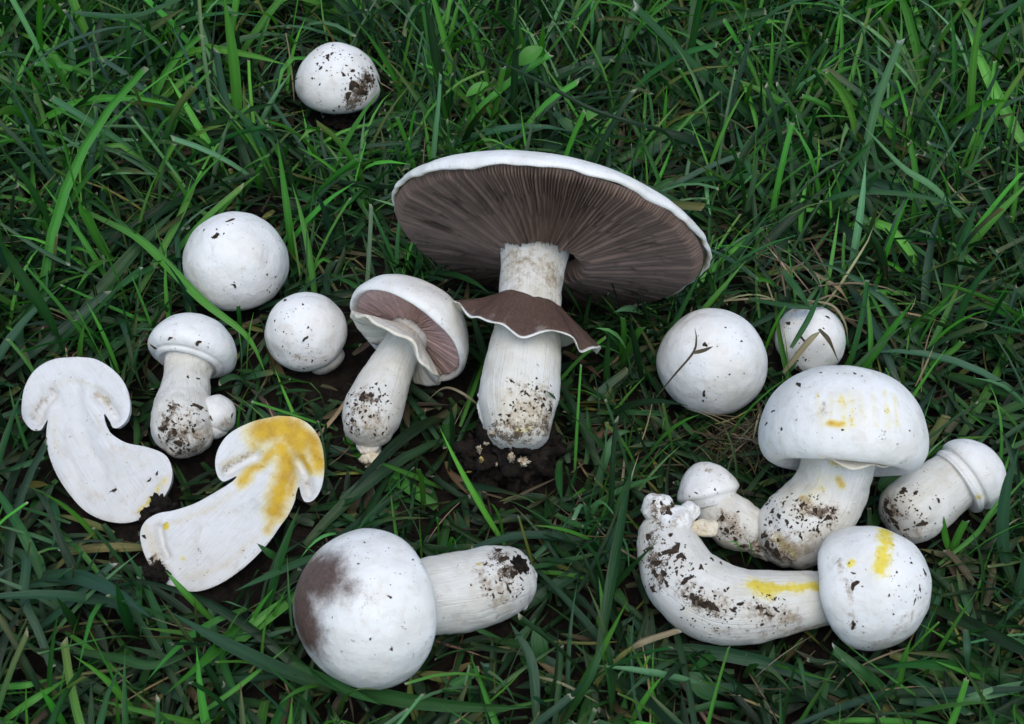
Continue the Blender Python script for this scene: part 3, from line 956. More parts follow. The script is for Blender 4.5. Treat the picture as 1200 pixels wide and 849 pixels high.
# M. little pear-shaped button grown against L
t = Thing('mushroom', 'little pear-shaped button pressed against the foot of the domed mushroom', 'mushroom', PZ(860, 640, .2), 'mushrooms laid out on the lawn')
PEAR = [(0, 1.05), (.25, 1.0), (.5, .82), (.75, .52), (.93, .18), (1.0, -.08), (.97, -.2), (.90, -.28), (.86, -.36), (.80, -.5), (.68, -.6), (.1, -.6)]
c = t.add(lathe('cap', (829, 574, 2.0), 37, AX(-.22, .92, -.1), PEAR, M_CAP, hs=.85, seed=19, amp=.03))
c.paint('smear_shade', [(828, 545), (845, 560)], 12, .42)
st = t.add(tube('stem', [(880, 622, 1.4, 27), (862, 614, 1.5, 31), (845, 600, 1.6, 29), (834, 586, 1.8, 25)], M_STEM, seed=20, amp=.05, nl=50))
st.paint('smear_shade', [(850, 610), (866, 628)], 14, .78).paint('soil', [(846, 612), (858, 628)], 8, .62).paint('soil', [(870, 640)], 10, .6)
for a in ((816, 578, 2, 1.8), (808, 582, 1.6, 1), (838, 574, 1.8, 1.3), (865, 600, 2.4, 1), (847, 608, 3.5, 1.3), (852, 622, 4, 1.2), (862, 632, 4, 1.3), (845, 620, 3, 1.3), (870, 640, 4, 1.2)):
    t.flake(*a)
t.speck(828, 568, 32, 40, .4, 1.0)
t.speck(855, 620, 18, 45, .6, 1.8)

# N. bent mushroom with the yellow stripe
t = Thing('mushroom', 'bent mushroom with a yellow stripe across its cap and yellow streak on its stem', 'mushroom', PZ(815, 740, .2), 'mushrooms laid out on the lawn')
st = t.add(tube('stem', [(778, 622, 2.2, 31), (786, 650, 2.1, 40), (803, 682, 1.9, 46), (838, 706, 1.8, 48), (880, 711, 1.8, 43.5), (930, 705, 1.8, 36), (980, 700, 1.85, 30), (1010, 696, 1.9, 30)], M_STEM, seed=21, amp=.035, nl=110))
st.paint('yellow', [(884, 684), (915, 690), (968, 684)], 10, .72).paint('yellow', [(884, 686), (900, 692)], 15, .74).paint('soil', [(768, 650), (772, 680)], 11, .64).paint('soil', [(808, 700), (835, 712)], 9, .60).paint('smear_shade', [(800, 690), (850, 715)], 16, .6)
st.paint('smear_shade', [(880, 715), (930, 725)], 13, .72).paint('soil', [(862, 712), (905, 720)], 7, .52).paint('soil', [(780, 600), (765, 640)], 10, .54).paint('smear_shade', [(840, 740), (960, 735)], 12, .6)
# closed cap with its rim rolled in round the stem
CAPN = [(0, 1.0), (.25, .975), (.5, .88), (.74, .68), (.91, .40), (.99, .10), (1.0, -.10), (.93, -.27), (.78, -.36), (.62, -.34), (.50, -.22), (.1, -.2)]
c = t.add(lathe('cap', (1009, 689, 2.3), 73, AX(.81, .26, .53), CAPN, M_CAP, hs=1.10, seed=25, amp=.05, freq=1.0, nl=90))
c.paint('smear_shade', [(984, 664), (996, 690), (1001, 735)], 6, .62).paint('yellow', [(1037, 622), (1036, 645), (1031, 668)], 11, .80).paint('yellow', [(996, 662), (999, 659)], 5, .85).paint('smear_shade', [(1070, 720), (1040, 750)], 14, .5).paint('smear_shade', [(1005, 640)], 8, .4).paint('smear_shade', [(1030, 755)], 12, .5)  # first stroke paints the dark crease where the stem enters the cap
for i, (x, y, z, r, sq) in enumerate(((771, 597, 2.9, 21, (.95, .85, 1)), (808, 600, 2.9, 12, (1, .9, 1)), (794, 610, 2.9, 22, (1.0, .8, .7)), (825, 619, 2.6, 14, (1.2, .8, .65)), (764, 622, 2.4, 14, (1, 1, 1)))):
    q = t.add(blob('nodule', (x, y, z), r, M_CAP, 61 + i, .22, 1.1, sq, 40, 26))
    q.paint('smear_shade', [(x - 4, y + 4), (x + 5, y - 3)], r * .8, .55)
    if i in (0, 4):
        q.paint('soil', [(x + 6, y - 2)], r * .7, .66).paint('smear_shade', [(x, y)], r, .62)
    if i == 3:
        q.att['cream'] = np.full(len(q.V), .85)
        q.paint('yellow', [(x, y + 6)], 6, .5)
        q.label = 'tan bruised nodule'
for a in ((788, 645, 8, 1.9, .9), (799, 652, 7, 1.2), (773, 650, 3.6, 1), (785, 651, 3, 1), (822, 665, 4.5, 1.1), (804, 680, 5, 2.4), (813, 701, 7, 1.3), (825, 708, 8, 1.5), (837, 712, 6, 1.4), (770, 660, 6, 1.6), (768, 672, 6, 1.3), (762, 643, 5, 1.4), (760, 630, 6, 1.2), (778, 672, 4, 2), (781, 684, 4, 1.4), (793, 671, 2.6, 2), (860, 715, 4, 2), (868, 708, 3.4, 2), (899, 720, 4, 1.3), (888, 712, 3, 2), (910, 715, 3, 2.4), (784, 600, 6, 1.4), (775, 590, 4, 1), (766, 588, 3, 1), (788, 592, 4, 1.4), (834, 655, 3, 2), (845, 660, 2.4, 2), (765, 690, 5, 1.4), (1001, 686, 5, 1.6), (1000, 733, 5, 1.4), (1051, 671, 2, 1.2), (1042, 698, 2.4, 1), (1068, 660, 2.2, 1.5), (1084, 672, 3, 2), (1078, 690, 2.4, 2.6), (1072, 705, 2.2, 2.6), (995, 660, 1.8, 1), (1047, 720, 2, 1), (1000, 672, 2, 2)):
    t.flake(*a)
t.speck(785, 665, 34, 60)
t.speck(830, 715, 34, 60)
t.speck(900, 718, 26, 40)
t.speck(1065, 680, 26, 50, .5, 1.3)
t.speck(1030, 740, 30, 30, .5, 1.2)

# O. stubby button at the right
t = Thing('mushroom', 'stubby button with thick stem and closed ring, lying beside upright bright blades', 'mushroom', PZ(1065, 620, .2), 'mushrooms laid out on the lawn')
axO = AX(.82, .50, -.05)
st = t.add(tube('stem', [(1060, 603, 1.5, 37), (1078, 592, 1.5, 39), (1100, 576, 1.6, 37), (1122, 561, 1.7, 34), (1136, 552, 1.75, 33)], M_STEM, seed=23, amp=.045, nl=60))
st.paint('soil', [(1040, 595), (1050, 612)], 9, .62).paint('smear_shade', [(1048, 600)], 18, .66).paint('smear_shade', [(1075, 625)], 12, .55)
BUTO = [(0, .80), (.3, .77), (.58, .65), (.82, .42), (.97, .14), (1.0, -.06), (.97, -.18), (.90, -.22), (.88, -.27), (.93, -.33), (.90, -.42), (.80, -.47), (.1, -.4)]
c = t.add(lathe('cap', (1138, 556, 1.9), 45, axO, BUTO, M_CAP, seed=24, amp=.02, nl=80))
c.paint('ochre', [(1147, 583)], 4, .7)
for a in ((1059, 575, 5.5, 1.3, .3), (1073, 578, 4, 1.1), (1100, 587, 3.4, 1), (1081, 614, 6.5, 1.3), (1042, 600, 7, 1.4), (1048, 611, 5, 1.3), (1039, 590, 5, 1.2), (1090, 596, 1.8, 2), (1052, 618, 4, 1.4)):
    t.flake(*a)
t.speck(1055, 605, 26, 50)
t.speck(1095, 585, 40, 20, .4, 1.0)

for t in THINGS:
    t.finish()

# ------------------------------------------------------------------ grass
SC = np.array([s[0] for s in SPH])
SR = np.array([s[1] for s in SPH])
SEG = 7
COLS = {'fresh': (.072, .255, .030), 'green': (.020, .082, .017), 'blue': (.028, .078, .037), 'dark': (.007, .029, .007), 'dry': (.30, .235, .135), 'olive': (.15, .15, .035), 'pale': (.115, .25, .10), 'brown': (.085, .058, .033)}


def rows(S):
    return np.concatenate([np.linspace(0, .972, S - 1), [1.0]])


def blade_mesh(P, W, side, colour, tip, fold=.16, cut=None, tg=None):
    """ribbons with a folded midrib. P (n,S,3) centre lines, W (n,) widths, side (n,S,3), colour (n,3), tip (n,3)"""
    n, S, _ = P.shape
    t = rows(S)
    prof = np.clip(np.minimum(.62 + 1.4 * t, 1.0), 0, 1)
    if cut is None:
        cut = np.zeros(n, bool)
    taper = np.clip(1.0 - np.clip((t - .45) / .55, 0, 1) ** 1.8, .04, 1)
    tapc = np.clip(1.0 - .25 * t, .5, 1)
    w = W[:, None] * prof[None] * np.where(cut[:, None], tapc[None], taper[None])
    T = nrm(np.gradient(P, axis=1))
    side = nrm(side - (side * T).sum(-1, keepdims=True) * T)
    Nn = np.cross(T, side)
    hw = (w * .5)[..., None]
    L, R_, Mv = P - side * hw, P + side * hw, P - Nn * hw * 2 * fold
    Lq, Rq = (L + Mv) * .5 - Nn * hw * fold * .25, (R_ + Mv) * .5 - Nn * hw * fold * .25
    V = np.stack([L, Lq, Mv, Rq, R_], 2)                     # n,S,5,3
    rr = np.random.default_rng(n + S)
    rag = rr.uniform(-.5, .5, (n, 1)) * np.linspace(-1, 1, 5)[None] + rr.uniform(-.2, .12, (n, 5))
    V[:, -1] += T[:, -1][:, None, :] * (rag * W[:, None] * cut[:, None])[..., None]
    K = 5
    V = V.reshape(-1, 3)
    base = (np.arange(n) * S * K)[:, None, None]
    i = np.arange(S - 1)[None, :, None]
    j = np.arange(K - 1)[None, None, :]
    a = base + i * K + j
    F = np.stack([a, a + 1, a + K + 1, a + K], -1).reshape(-1, 4)
    tt = t[None, :, None]
    tf = np.clip((tt - .972) / .02, 0, 1)
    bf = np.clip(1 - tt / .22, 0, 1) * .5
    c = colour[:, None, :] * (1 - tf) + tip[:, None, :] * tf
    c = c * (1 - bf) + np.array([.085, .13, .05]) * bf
    if tg is not None:
        yg = tg[:, None, None] * np.clip((tt - .5) / .5, 0, 1)
        c = c * (1 - yg) + np.array([.17, .15, .045]) * yg
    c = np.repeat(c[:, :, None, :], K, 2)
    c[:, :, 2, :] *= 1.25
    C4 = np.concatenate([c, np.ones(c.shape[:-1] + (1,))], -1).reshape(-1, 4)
    u = np.broadcast_to(np.linspace(0, 1, K)[None, None], (n, S, K))
    v = np.broadcast_to(t[None, :, None] * 8, (n, S, K)) + np.arange(n)[:, None, None] * 3.7
    uo = u + np.arange(n)[:, None, None] * 1.31
    fib = np.stack([uo, v, u * 0], -1).reshape(-1, 3)
    return V, F, C4, fib


def mesh_fast(name, V, F, C4, fib, mat, origin=(0, 0, 0)):
    me = bpy.data.meshes.new(name)
    V = V - np.asarray(origin)
    me.vertices.add(len(V))
    me.vertices.foreach_set('co', V.astype(np.float32).ravel())
    k = F.shape[1]
    me.loops.add(F.size)
    me.loops.foreach_set('vertex_index', F.astype(np.int32).ravel())
    me.polygons.add(len(F))
    me.polygons.foreach_set('loop_start', np.arange(0, F.size, k, dtype=np.int32))
    me.polygons.foreach_set('use_smooth', np.ones(len(F), bool))
    me.update(calc_edges=True)
    at = me.attributes.new('col', 'FLOAT_COLOR', 'POINT')
    at.data.foreach_set('color', C4.astype(np.float32).ravel())
    at = me.attributes.new('fib', 'FLOAT_VECTOR', 'POINT')
    at.data.foreach_set('vector', fib.astype(np.float32).ravel())
    me.materials.append(mat)
    o = bpy.data.objects.new(name, me)
    col.objects.link(o)
    o.location = origin
    return o


def grow(n, x0, x1, y0, y1, elev, length, width, droop, seed, clump=4, keep_view=.95, zoff=(.0, .003), az=None, kink=0.0, twist=.9, dens=None, hmul=None):
    """n proposed blades; those that pass through a mushroom or lie over one are dropped"""
    r = np.random.default_rng(seed)
    nc = max(1, n // clump)
    cx, cy = r.uniform(x0, x1, nc), r.uniform(y0, y1, nc)
    k = np.arange(n) % nc
    x, y = cx[k] + r.normal(0, .0025, n), cy[k] + r.normal(0, .0025, n)
    if dens is not None:
        ok = r.random(n) < dens(x, y)
        x, y, k = x[ok], y[ok], k[ok]
        n = len(x)
    A = r.uniform(0, 6.2832, nc)[k] + r.uniform(-2.4, 2.4, n) if az is None else r.normal(az[0], az[1], n)
    E = np.radians(r.uniform(elev[0], elev[1], n))
    Ln = r.uniform(length[0], length[1], n)
    if hmul is not None:
        Ln = Ln * hmul(x, y)
    W = r.uniform(width[0], width[1], n) * np.clip(Ln / .05, .55, 1.15)
    D = np.radians(r.uniform(droop[0], droop[1], n)) * Ln / .06
    S = SEG + 1
    t = rows(S)
    dt = np.diff(t)
    kt = r.uniform(.35, .8, n)
    kk = (r.random(n) < kink) * np.radians(r.uniform(30, 100, n))
    el = E[:, None] - D[:, None] * t[None] ** 1.3 - kk[:, None] * (t[None] > kt[:, None])
    el = np.maximum(el, np.radians(-70))
    aa = A[:, None] + r.normal(0, .35, n)[:, None] * t[None]
    d = np.stack([np.cos(el) * np.cos(aa), np.cos(el) * np.sin(aa), np.sin(el)], -1)
    P = np.zeros((n, S, 3))
    P[:, 0, 0], P[:, 0, 1] = x, y
    P[:, 0, 2] = r.uniform(zoff[0], zoff[1], n)
    P[:, 1:] = P[:, :1] + np.cumsum(.5 * (d[:, 1:] + d[:, :-1]) * Ln[:, None, None] * dt[None, :, None], 1)
    zmin = (.0015 + r.uniform(0, .006, n))[:, None] * t[None]
    P[..., 2] = np.maximum(P[..., 2], zmin)
    hs = np.stack([-np.sin(aa), np.cos(aa), np.zeros_like(aa)], -1)
    T = nrm(np.gradient(P, axis=1))
    up = np.cross(T, hs)
    tw = r.normal(0, twist, n)[:, None] * (.4 + .8 * t[None])
    side = np.cos(tw)[..., None] * hs + np.sin(tw)[..., None] * up
    # keep out of the mushrooms, and do not cover them
    near = np.nonzero((np.abs(P[:, 0, 0]) < .32) & (P[:, 0, 1] > -.24) & (P[:, 0, 1] < .34))[0]
    bad = np.zeros(n, bool)
    lucky = r.random(n) > keep_view
    for c0 in range(0, len(near), 1500):
        idx = near[c0:c0 + 1500]
        Q = P[idx].reshape(-1, 3)
        dd = Q[:, None, :] - SC[None]
        hit = ((dd ** 2).sum(-1) < (SR[None] + .0012) ** 2).any(1)
        rel = Q - CAM
        rl = np.linalg.norm(rel, axis=1)
        rd = rel / rl[:, None]
        cs = SC - CAM
        tca = rd @ cs.T
        d2 = (cs ** 2).sum(1)[None] - tca ** 2
        cov = ((d2 < (SR[None] * np.where(SR[None] > .011, .86, 1.05)) ** 2) & (tca > rl[:, None])).any(1)
        S_ = S
        hit = hit.reshape(-1, S_).any(1)
        cov = (cov.reshape(-1, S_).sum(1) > 0) & ~lucky[idx]
        bad[idx] = hit | cov
    g_ = ~bad
    return P[g_], W[g_], side[g_], r, Ln[g_]


def shade(r, n, names, probs, var=.28):
    c = np.array([COLS[k] for k in names])[r.choice(len(names), n, p=probs)]
    v = np.exp(r.normal(0, var, n))[:, None]
    h = r.normal(0, .10, (n, 3))
    return np.clip(c * v * (1 + h), .006, .6)


def field(name, specs, label):
    Vs, Fs, Cs, fs, k = [], [], [], [], 0
    for kw, names, probs, cutp in specs:
        P, W, side, r, Ln = grow(**kw)
        n = len(P)
        c = shade(r, n, names, probs)
        cut = r.random(n) < cutp
        tip = np.where(cut[:, None], np.array([.42, .40, .27]), c * 1.1) * r.uniform(.6, 1.1, n)[:, None]
        V, F, C4, fib = blade_mesh(P, W, side, c, tip, cut=cut, tg=np.where(r.random(n) < .22, r.uniform(.2, .9, n), 0))
        Vs.append(V); Fs.append(F + k); Cs.append(C4); fs.append(fib)
        k += len(V)
    o = mesh_fast(name, np.vstack(Vs), np.vstack(Fs), np.vstack(Cs), np.vstack(fs), M_BLADE)
    o['kind'] = 'stuff'
    o['label'] = label
    o['category'] = 'grass'
    print(name, sum(len(f) for f in Fs) * 2)
    return o


def tall(x, y):
    """the lawn stands higher towards the back and at the back corner"""
    h = 1.0 + .55 * np.clip((y - .06) / .18, 0, 1) + .45 * np.clip((-x - .10) / .12, 0, 1) * np.clip((y + .02) / .12, 0, 1)
    return h


def patch(x, y):
    """trodden, thinner turf where the mushrooms lie"""
    return 1.0 - .42 * np.exp(-((x / .20) ** 2 + ((y + .03) / .13) ** 2) ** 2)


def front(x, y):
    return np.where(y < .5, np.clip(1.0 - .5 * np.clip((y - .02) / .15, 0, 1), .3, 1), .5)


BX = dict(x0=-.5, x1=.5, y0=-.38, y1=.62)
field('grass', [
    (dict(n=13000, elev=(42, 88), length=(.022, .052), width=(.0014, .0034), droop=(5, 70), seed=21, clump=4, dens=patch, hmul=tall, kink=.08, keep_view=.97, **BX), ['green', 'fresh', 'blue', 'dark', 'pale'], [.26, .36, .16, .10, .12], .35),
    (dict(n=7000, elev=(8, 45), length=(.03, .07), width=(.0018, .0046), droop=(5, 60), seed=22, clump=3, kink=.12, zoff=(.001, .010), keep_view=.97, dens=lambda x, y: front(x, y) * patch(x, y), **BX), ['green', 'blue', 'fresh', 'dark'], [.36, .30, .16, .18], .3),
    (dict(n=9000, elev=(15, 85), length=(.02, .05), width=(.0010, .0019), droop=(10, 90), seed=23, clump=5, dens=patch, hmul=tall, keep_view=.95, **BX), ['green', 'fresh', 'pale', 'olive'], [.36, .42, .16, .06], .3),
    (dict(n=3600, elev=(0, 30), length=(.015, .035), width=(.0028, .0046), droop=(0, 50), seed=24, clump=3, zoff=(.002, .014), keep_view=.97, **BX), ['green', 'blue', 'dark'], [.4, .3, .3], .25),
    (dict(n=8000, elev=(-3, 32), length=(.009, .024), width=(.0030, .0062), droop=(-10, 60), seed=25, clump=2, zoff=(.0005, .006), keep_view=.94, x0=-.27, x1=.27, y0=-.17, y1=.2), ['dark', 'green', 'blue', 'olive', 'brown'], [.66, .12, .08, .04, .10], .1),  # low filler blades, mostly near-black: shade deep in the turf put into colour
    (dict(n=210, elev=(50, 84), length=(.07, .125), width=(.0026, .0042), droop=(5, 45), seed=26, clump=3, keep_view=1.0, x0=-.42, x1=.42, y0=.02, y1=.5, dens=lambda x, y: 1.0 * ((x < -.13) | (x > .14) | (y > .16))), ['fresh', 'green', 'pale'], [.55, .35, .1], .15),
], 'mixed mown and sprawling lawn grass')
field('thatch', [
    (dict(n=5000, elev=(-5, 18), length=(.012, .04), width=(.0006, .0020), droop=(-20, 30), seed=31, clump=2, zoff=(.001, .007), keep_view=.99, kink=.2, **BX), ['brown', 'dry', 'olive', 'dark'], [.5, .2, .15, .15], .2),
    (dict(n=1500, elev=(0, 60), length=(.008, .032), width=(.0005, .0016), droop=(-20, 60), seed=32, clump=3, zoff=(.004, .012), keep_view=.96, kink=.3, **BX), ['dry', 'brown'], [.75, .25], .3),
], 'dead brown grass and straw between the living blades')
EXTRA = []
tx, ty = PZ(868, 528, .004)[:2]
field('dry_grass_clump', [
    (dict(n=170, elev=(-5, 40), length=(.008, .022), width=(.0005, .0013), droop=(-60, 120), seed=51, clump=1, zoff=(.002, .013), keep_view=.9, kink=.5, x0=tx - .009, x1=tx + .009, y0=ty - .008, y1=ty + .008), ['brown', 'dry', 'olive'], [.6, .3, .1], .1),
], 'tangle of dry brown grass fibres behind the pear-shaped button')
for (px_, py_, sd_, nn) in ((770, 378, 61, 60), (715, 400, 62, 40), (500, 335, 63, 40), (540, 345, 64, 30)):
    qx, qy = PZ(px_, py_, .002)[:2]
    EXTRA.append((dict(n=nn, elev=(35, 85), length=(.015, .036), width=(.0014, .0034), droop=(5, 80), seed=sd_, clump=3, keep_view=.0, x0=qx - .02, x1=qx + .02, y0=qy - .006, y1=qy + .012), ['dark', 'green', 'fresh'], [.5, .38, .12], .2))  # dark greens carry the deep shade below the cap rim
field('grass', EXTRA, 'dark shoots growing up round the rim of the largest cap')
kx, ky = PZ(955, 372, .01)[:2]
field('dry_grass_clump', [
    (dict(n=46, elev=(0, 55), length=(.015, .04), width=(.0007, .0022), droop=(0, 120), seed=52, clump=1, zoff=(.004, .022), keep_view=.2, kink=.4, x0=kx - .02, x1=kx + .018, y0=ky - .004, y1=ky + .014), ['dry', 'brown', 'green'], [.5, .25, .25], .3),
], 'straw and dead grass heaped over the half-hidden small button')
# the lawn going on past the edge of the picture
field('grass', [
    (dict(n=14000, x0=-1.5, x1=1.5, y0=-1.2, y1=2.0, elev=(25, 85), length=(.035, .075), width=(.005, .010), droop=(5, 70), seed=41, clump=4, dens=lambda x, y: 1.0 * ((np.abs(x) > .5) | (y > .62) | (y < -.38))), ['green', 'fresh', 'blue', 'dark'], [.45, .15, .25, .15], .5),
], 'lawn grass round the mushroom patch, further out')


# ------------------------------------------------------------------ single blades one can pick out
def blade(pts, w, colour, label, lean=0.0, z=None, cut=False, name='grass_shoot', cat='grass blade', group='single grass blades', fold=.14, twist=0.0, tipc=None, S=22, face=(.45, .7)):
    """pts: photo pixels from root to tip; the blade stands on the ground at its root (z None: it rises in the plane y = root + lean z), else heights in cm"""
    if z is None:
        r0 = PZ(pts[0][0], pts[0][1], .001)
        P = np.array([r0] + [PK(p[0], p[1], r0[1], lean) for p in pts[1:]])
    else:
        P = np.array([PZ(p[0], p[1], h / 100) for p, h in zip(pts, z)])
    C = catmull(P, 201)[np.round(rows(S) * 200).astype(int)]
    T = nrm(np.gradient(C, axis=0))
    f = nrm(TV * face[0] + np.array([0, 0, 1]) * face[1])
    s0 = nrm(np.cross(T, f))
    nn = np.cross(s0, T)
    tw = twist * (rows(S) - .5)[:, None] + .25
    side = np.cos(tw) * s0 + np.sin(tw) * nn
    W = np.array([w * mpp(P[len(P) // 2])])
    c = np.array([COLS[colour]]) * (1 + rng.normal(0, .06, (1, 3)))
    tip = np.array([tipc if tipc else ((.5, .5, .42) if cut else COLS[colour])])
    V, F, C4, fib = blade_mesh(C[None], W, side[None], c, tip, fold=fold, cut=np.array([cut]))
    fib = fib + rng.uniform(0, 50)
    o = mesh_fast(name, V, F, C4, fib, M_BLADE, C[0])
    o['label'], o['category'], o['group'] = label, cat, group
    return o


B = blade
B([(137, 325), (105, 261), (92, 230), (69, 146), (50, 75)], 13, 'fresh', 'long broad bright green blade leaning over beside the smooth round cap', lean=-.25)
B([(-20, 140), (0, 113), (54, 63), (117, 36), (168, 30)], 9, 'blue', 'arched bluish blade bowing over at the tall corner tuft', z=[2, 4, 7, 8, 7.5])
B([(90, 14), (106, 17), (160, 18), (217, -4)], 12, 'green', 'broad cut blade lying level across the tall corner tuft', z=[7, 7.2, 7.6, 8], cut=True)
B([(280, 185), (275, 83), (262, -8)], 15, 'fresh', 'widest bright blade standing tall between the tuft and the lone button', lean=.1)
B([(150, 150), (148, 104), (150, 50), (148, -8)], 13, 'green', 'tall broad blade standing upright in the corner tuft', lean=.1)
B([(345, 318), (337, 250), (325, 163)], 10, 'fresh', 'upright bright green blade standing just behind the smooth round cap', lean=0)
B([(105, 250), (160, 278), (200, 315), (240, 355), (290, 395), (312, 440)], 12, 'fresh', 'long green blade curving down past the underside of the smooth round cap', z=[2.4, 3.0, 3.0, 2.6, 1.8, .6])
B([(75, 310), (45, 235), (0, 172)], 9, 'green', 'slim green blade leaning out of the tall corner tuft', lean=-.2)
B([(82, 430), (55, 370), (10, 300), (-10, 250)], 14, 'green', 'broad dark blade leaning away from the plain cut half', lean=-.2)
B([(70, 425), (100, 380), (140, 335), (166, 313)], 9, 'green', 'green blade rising behind the plain cut half, crossing another', lean=.2, cut=True)
B([(85, 430), (118, 372), (140, 335)], 8, 'dark', 'dark blade rising behind the plain cut half', lean=.2)
B([(0, 262), (60, 300), (130, 333)], 6, 'blue', 'thin bluish blade slanting down to the long broad blade', z=[4, 3, 2])
B([(905, 166), (867, 125), (808, 71), (742, 6)], 12, 'green', 'broad cut green blade leaning away behind the largest cap', lean=.2, cut=True)
B([(820, 110), (870, 60), (905, 15), (960, -2), (1000, 21), (1046, 71)], 8, 'green', 'long blade arching high over the back of the lawn', z=[1, 4, 6, 7, 7, 6])
B([(1004, 240), (1012, 187), (1029, 117), (1056, 46)], 11, 'pale', 'tall pale green blade standing behind the straw-covered button', lean=.1, cut=True)
B([(1150, 285), (1100, 225), (1058, 196), (1010, 146)], 9, 'pale', 'pale blade slanting towards the tall pale green blade', lean=-.1)
B([(945, 270), (954, 248), (971, 234), (1012, 225), (1083, 231), (1129, 250), (1158, 292)], 10, 'green', 'green blade bowed into a flat arch behind the straw-covered button', z=[.5, 2, 3, 3.6, 3.6, 3, 1.5])
B([(1132, 180), (1137, 125), (1142, 62), (1154, 0)], 10, 'fresh', 'tall bright blade rising behind the flat arched blade', lean=.1)
B([(1115, 420), (1125, 370), (1145, 330), (1180, 290)], 9, 'green', 'green blade rising behind the domed mushroom with bent tip', lean=.1)
B([(1180, 290), (1190, 230), (1192, 170)], 6, 'fresh', 'thin bright upright blade at the edge of the back lawn', lean=.1)
B([(1055, 455), (1080, 435), (1115, 412), (1128, 400)], 9, 'fresh', 'bright green blade slanting up just behind the domed cap', lean=.1, cut=True)
B([(525, 182), (512, 75), (497, -6)], 12, 'dark', 'dark upright blade right behind the largest cap', lean=.1)
B([(600, 176), (603, 90), (608, -4)], 9, 'dark', 'narrow dark upright blade right behind the largest cap', lean=.1)
B([(576, 160), (580, 130), (590, 78)], 10, 'fresh', 'short bright blade with cut tip behind the largest cap', lean=.1, cut=True)
B([(800, 200), (782, 158), (752, 147), (695, 129), (650, 105), (590, 75), (530, 50)], 6, 'dark', 'long dark round stalk slanting across behind the largest cap', z=[.5, 3, 4, 4.4, 4.8, 5.2, 5.6], name='grass_stalk', cat='grass stalk', fold=.5)
B([(663, 192), (664, 150), (648, 130)], 10, 'blue', 'blunt grey-green blade beside the weed behind the largest cap', lean=.1, cut=True)
B([(78, 761), (136, 771), (177, 780), (215, 768), (252, 747)], 12, 'green', 'broad blade lying flat before the yellow-stained half', z=[1.2, 1.8, 2.0, 2.0, 1.4])
B([(226, 843), (283, 802), (340, 756)], 7, 'fresh', 'bright narrow blade lying slantwise before the brown-patched cap', z=[1.5, 2.2, 1.8])
B([(252, 730), (218, 696), (194, 669)], 8, 'fresh', 'bright blade bent up over the rim of the yellow-stained half', z=[1.0, 2.6, 3.2])
B([(-4, 805), (31, 803), (61, 795)], 9, 'fresh', 'bright short blade lying level at the corner of the patch', z=[1.5, 2, 1.6])
B([(-4, 850), (41, 819), (82, 793)], 11, 'fresh', 'bright broad blade slanting beside the level short blade', z=[1.2, 2, 1.6])
B([(41, 740), (82, 706), (133, 660)], 13, 'blue', 'dull grey-green blade with cut white tip below the plain half', z=[.8, 1.8, 2.4], cut=True)
B([(168, 642), (119, 642), (71, 648)], 12, 'olive', 'yellowing flat blade between the two cut halves', z=[.6, .9, 1.0], cut=True)
B([(0, 690), (60, 684), (150, 678)], 8, 'blue', 'long dull blade lying flat below the plain half', z=[.8, 1.4, 1.2])
B([(8, 640), (30, 655), (28, 700), (45, 740), (62, 785)], 12, 'blue', 'kinked grey-green blade with torn tip below the plain half', z=[.6, 2.2, 2.2, 1.8, 1.2], cut=True)
B([(308, 735), (327, 659), (351, 594)], 13, 'green', 'broad upright blade between the yellow-stained half and the brown-patched cap', lean=.2)
B([(337, 660), (318, 650), (301, 637)], 9, 'green', 'short folded blade touching the stem of the yellow-stained half', z=[.8, 1.6, 2.0])
B([(1048, 818), (1009, 786), (975, 760)], 14, 'green', 'broad cut blade with frayed white tip below the bent stem', z=[.8, 1.8, 2.0], cut=True)
B([(1215, 800), (1155, 814), (1117, 826)], 14, 'pale', 'broad pale blade lying flat in the corner past the striped cap', z=[1.6, 2.0, 1.4], cut=True)
B([(1054, 822), (1094, 825), (1119, 836)], 11, 'blue', 'dark bluish blade lying flat below the striped cap', z=[1.2, 1.5, .8])
B([(1050, 822), (1056, 785), (1067, 750)], 9, 'fresh', 'folded bright blade standing just below the striped cap', lean=.2)
B([(1132, 738), (1134, 765), (1134, 792)], 11, 'blue', 'short torn blade hanging down past the striped cap', z=[2.4, 2.2, 1.2], cut=True)
B([(659, 848), (691, 793), (710, 744)], 11, 'green', 'pointed green blade leaning across the dry stalk', z=[.6, 2.2, 3.0])
B([(629, 850), (623, 776), (598, 730)], 12, 'blue', 'broad bluish blade rising below the stem of the brown-patched mushroom', z=[.8, 1.8, 2.2])
B([(585, 720), (560, 735), (590, 750)], 9, 'green', 'green blade curled under the stem of the brown-patched mushroom', z=[.4, 1.2, .8])
B([(711, 697), (735, 670), (770, 635)], 9, 'green', 'green blade leaning onto the earthy end of the bent stem', z=[.4, 1.6, 3.9])
B([(700, 655), (712, 640), (727, 612)], 12, 'blue', 'short cut bluish blade with white tip near the earthy bent stem', z=[1.0, 1.8, 2.6], cut=True)
B([(712, 460), (711, 430), (714, 385)], 8, 'green', 'upright green blade below the edge of the brown ring', lean=0)
B([(700, 484), (740, 483), (785, 488)], 9, 'green', 'green blade lying level between the largest stem and the forked-stalk cap', z=[1.2, 1.8, 1.4])
B([(762, 448), (771, 417), (799, 363), (827, 306)], 8, 'green', 'green blade crossing the lower rim of the largest cap', lean=.15)
B([(670, 488), (655, 470), (640, 458)], 8, 'green', 'short green blade touching the foot of the largest stem', z=[1.2, 2.6, 3.8])
B([(918, 437), (948, 400), (962, 388)], 8, 'dry', 'broad straw blade across the straw-covered button', z=[1.6, 2.8, 2.9], name='straw', cat='straw', group='pieces of straw')
B([(927, 408), (948, 373), (963, 338)], 7, 'green', 'green stalk leaning over the straw-covered button', z=[2.4, 3.1, 3.2])
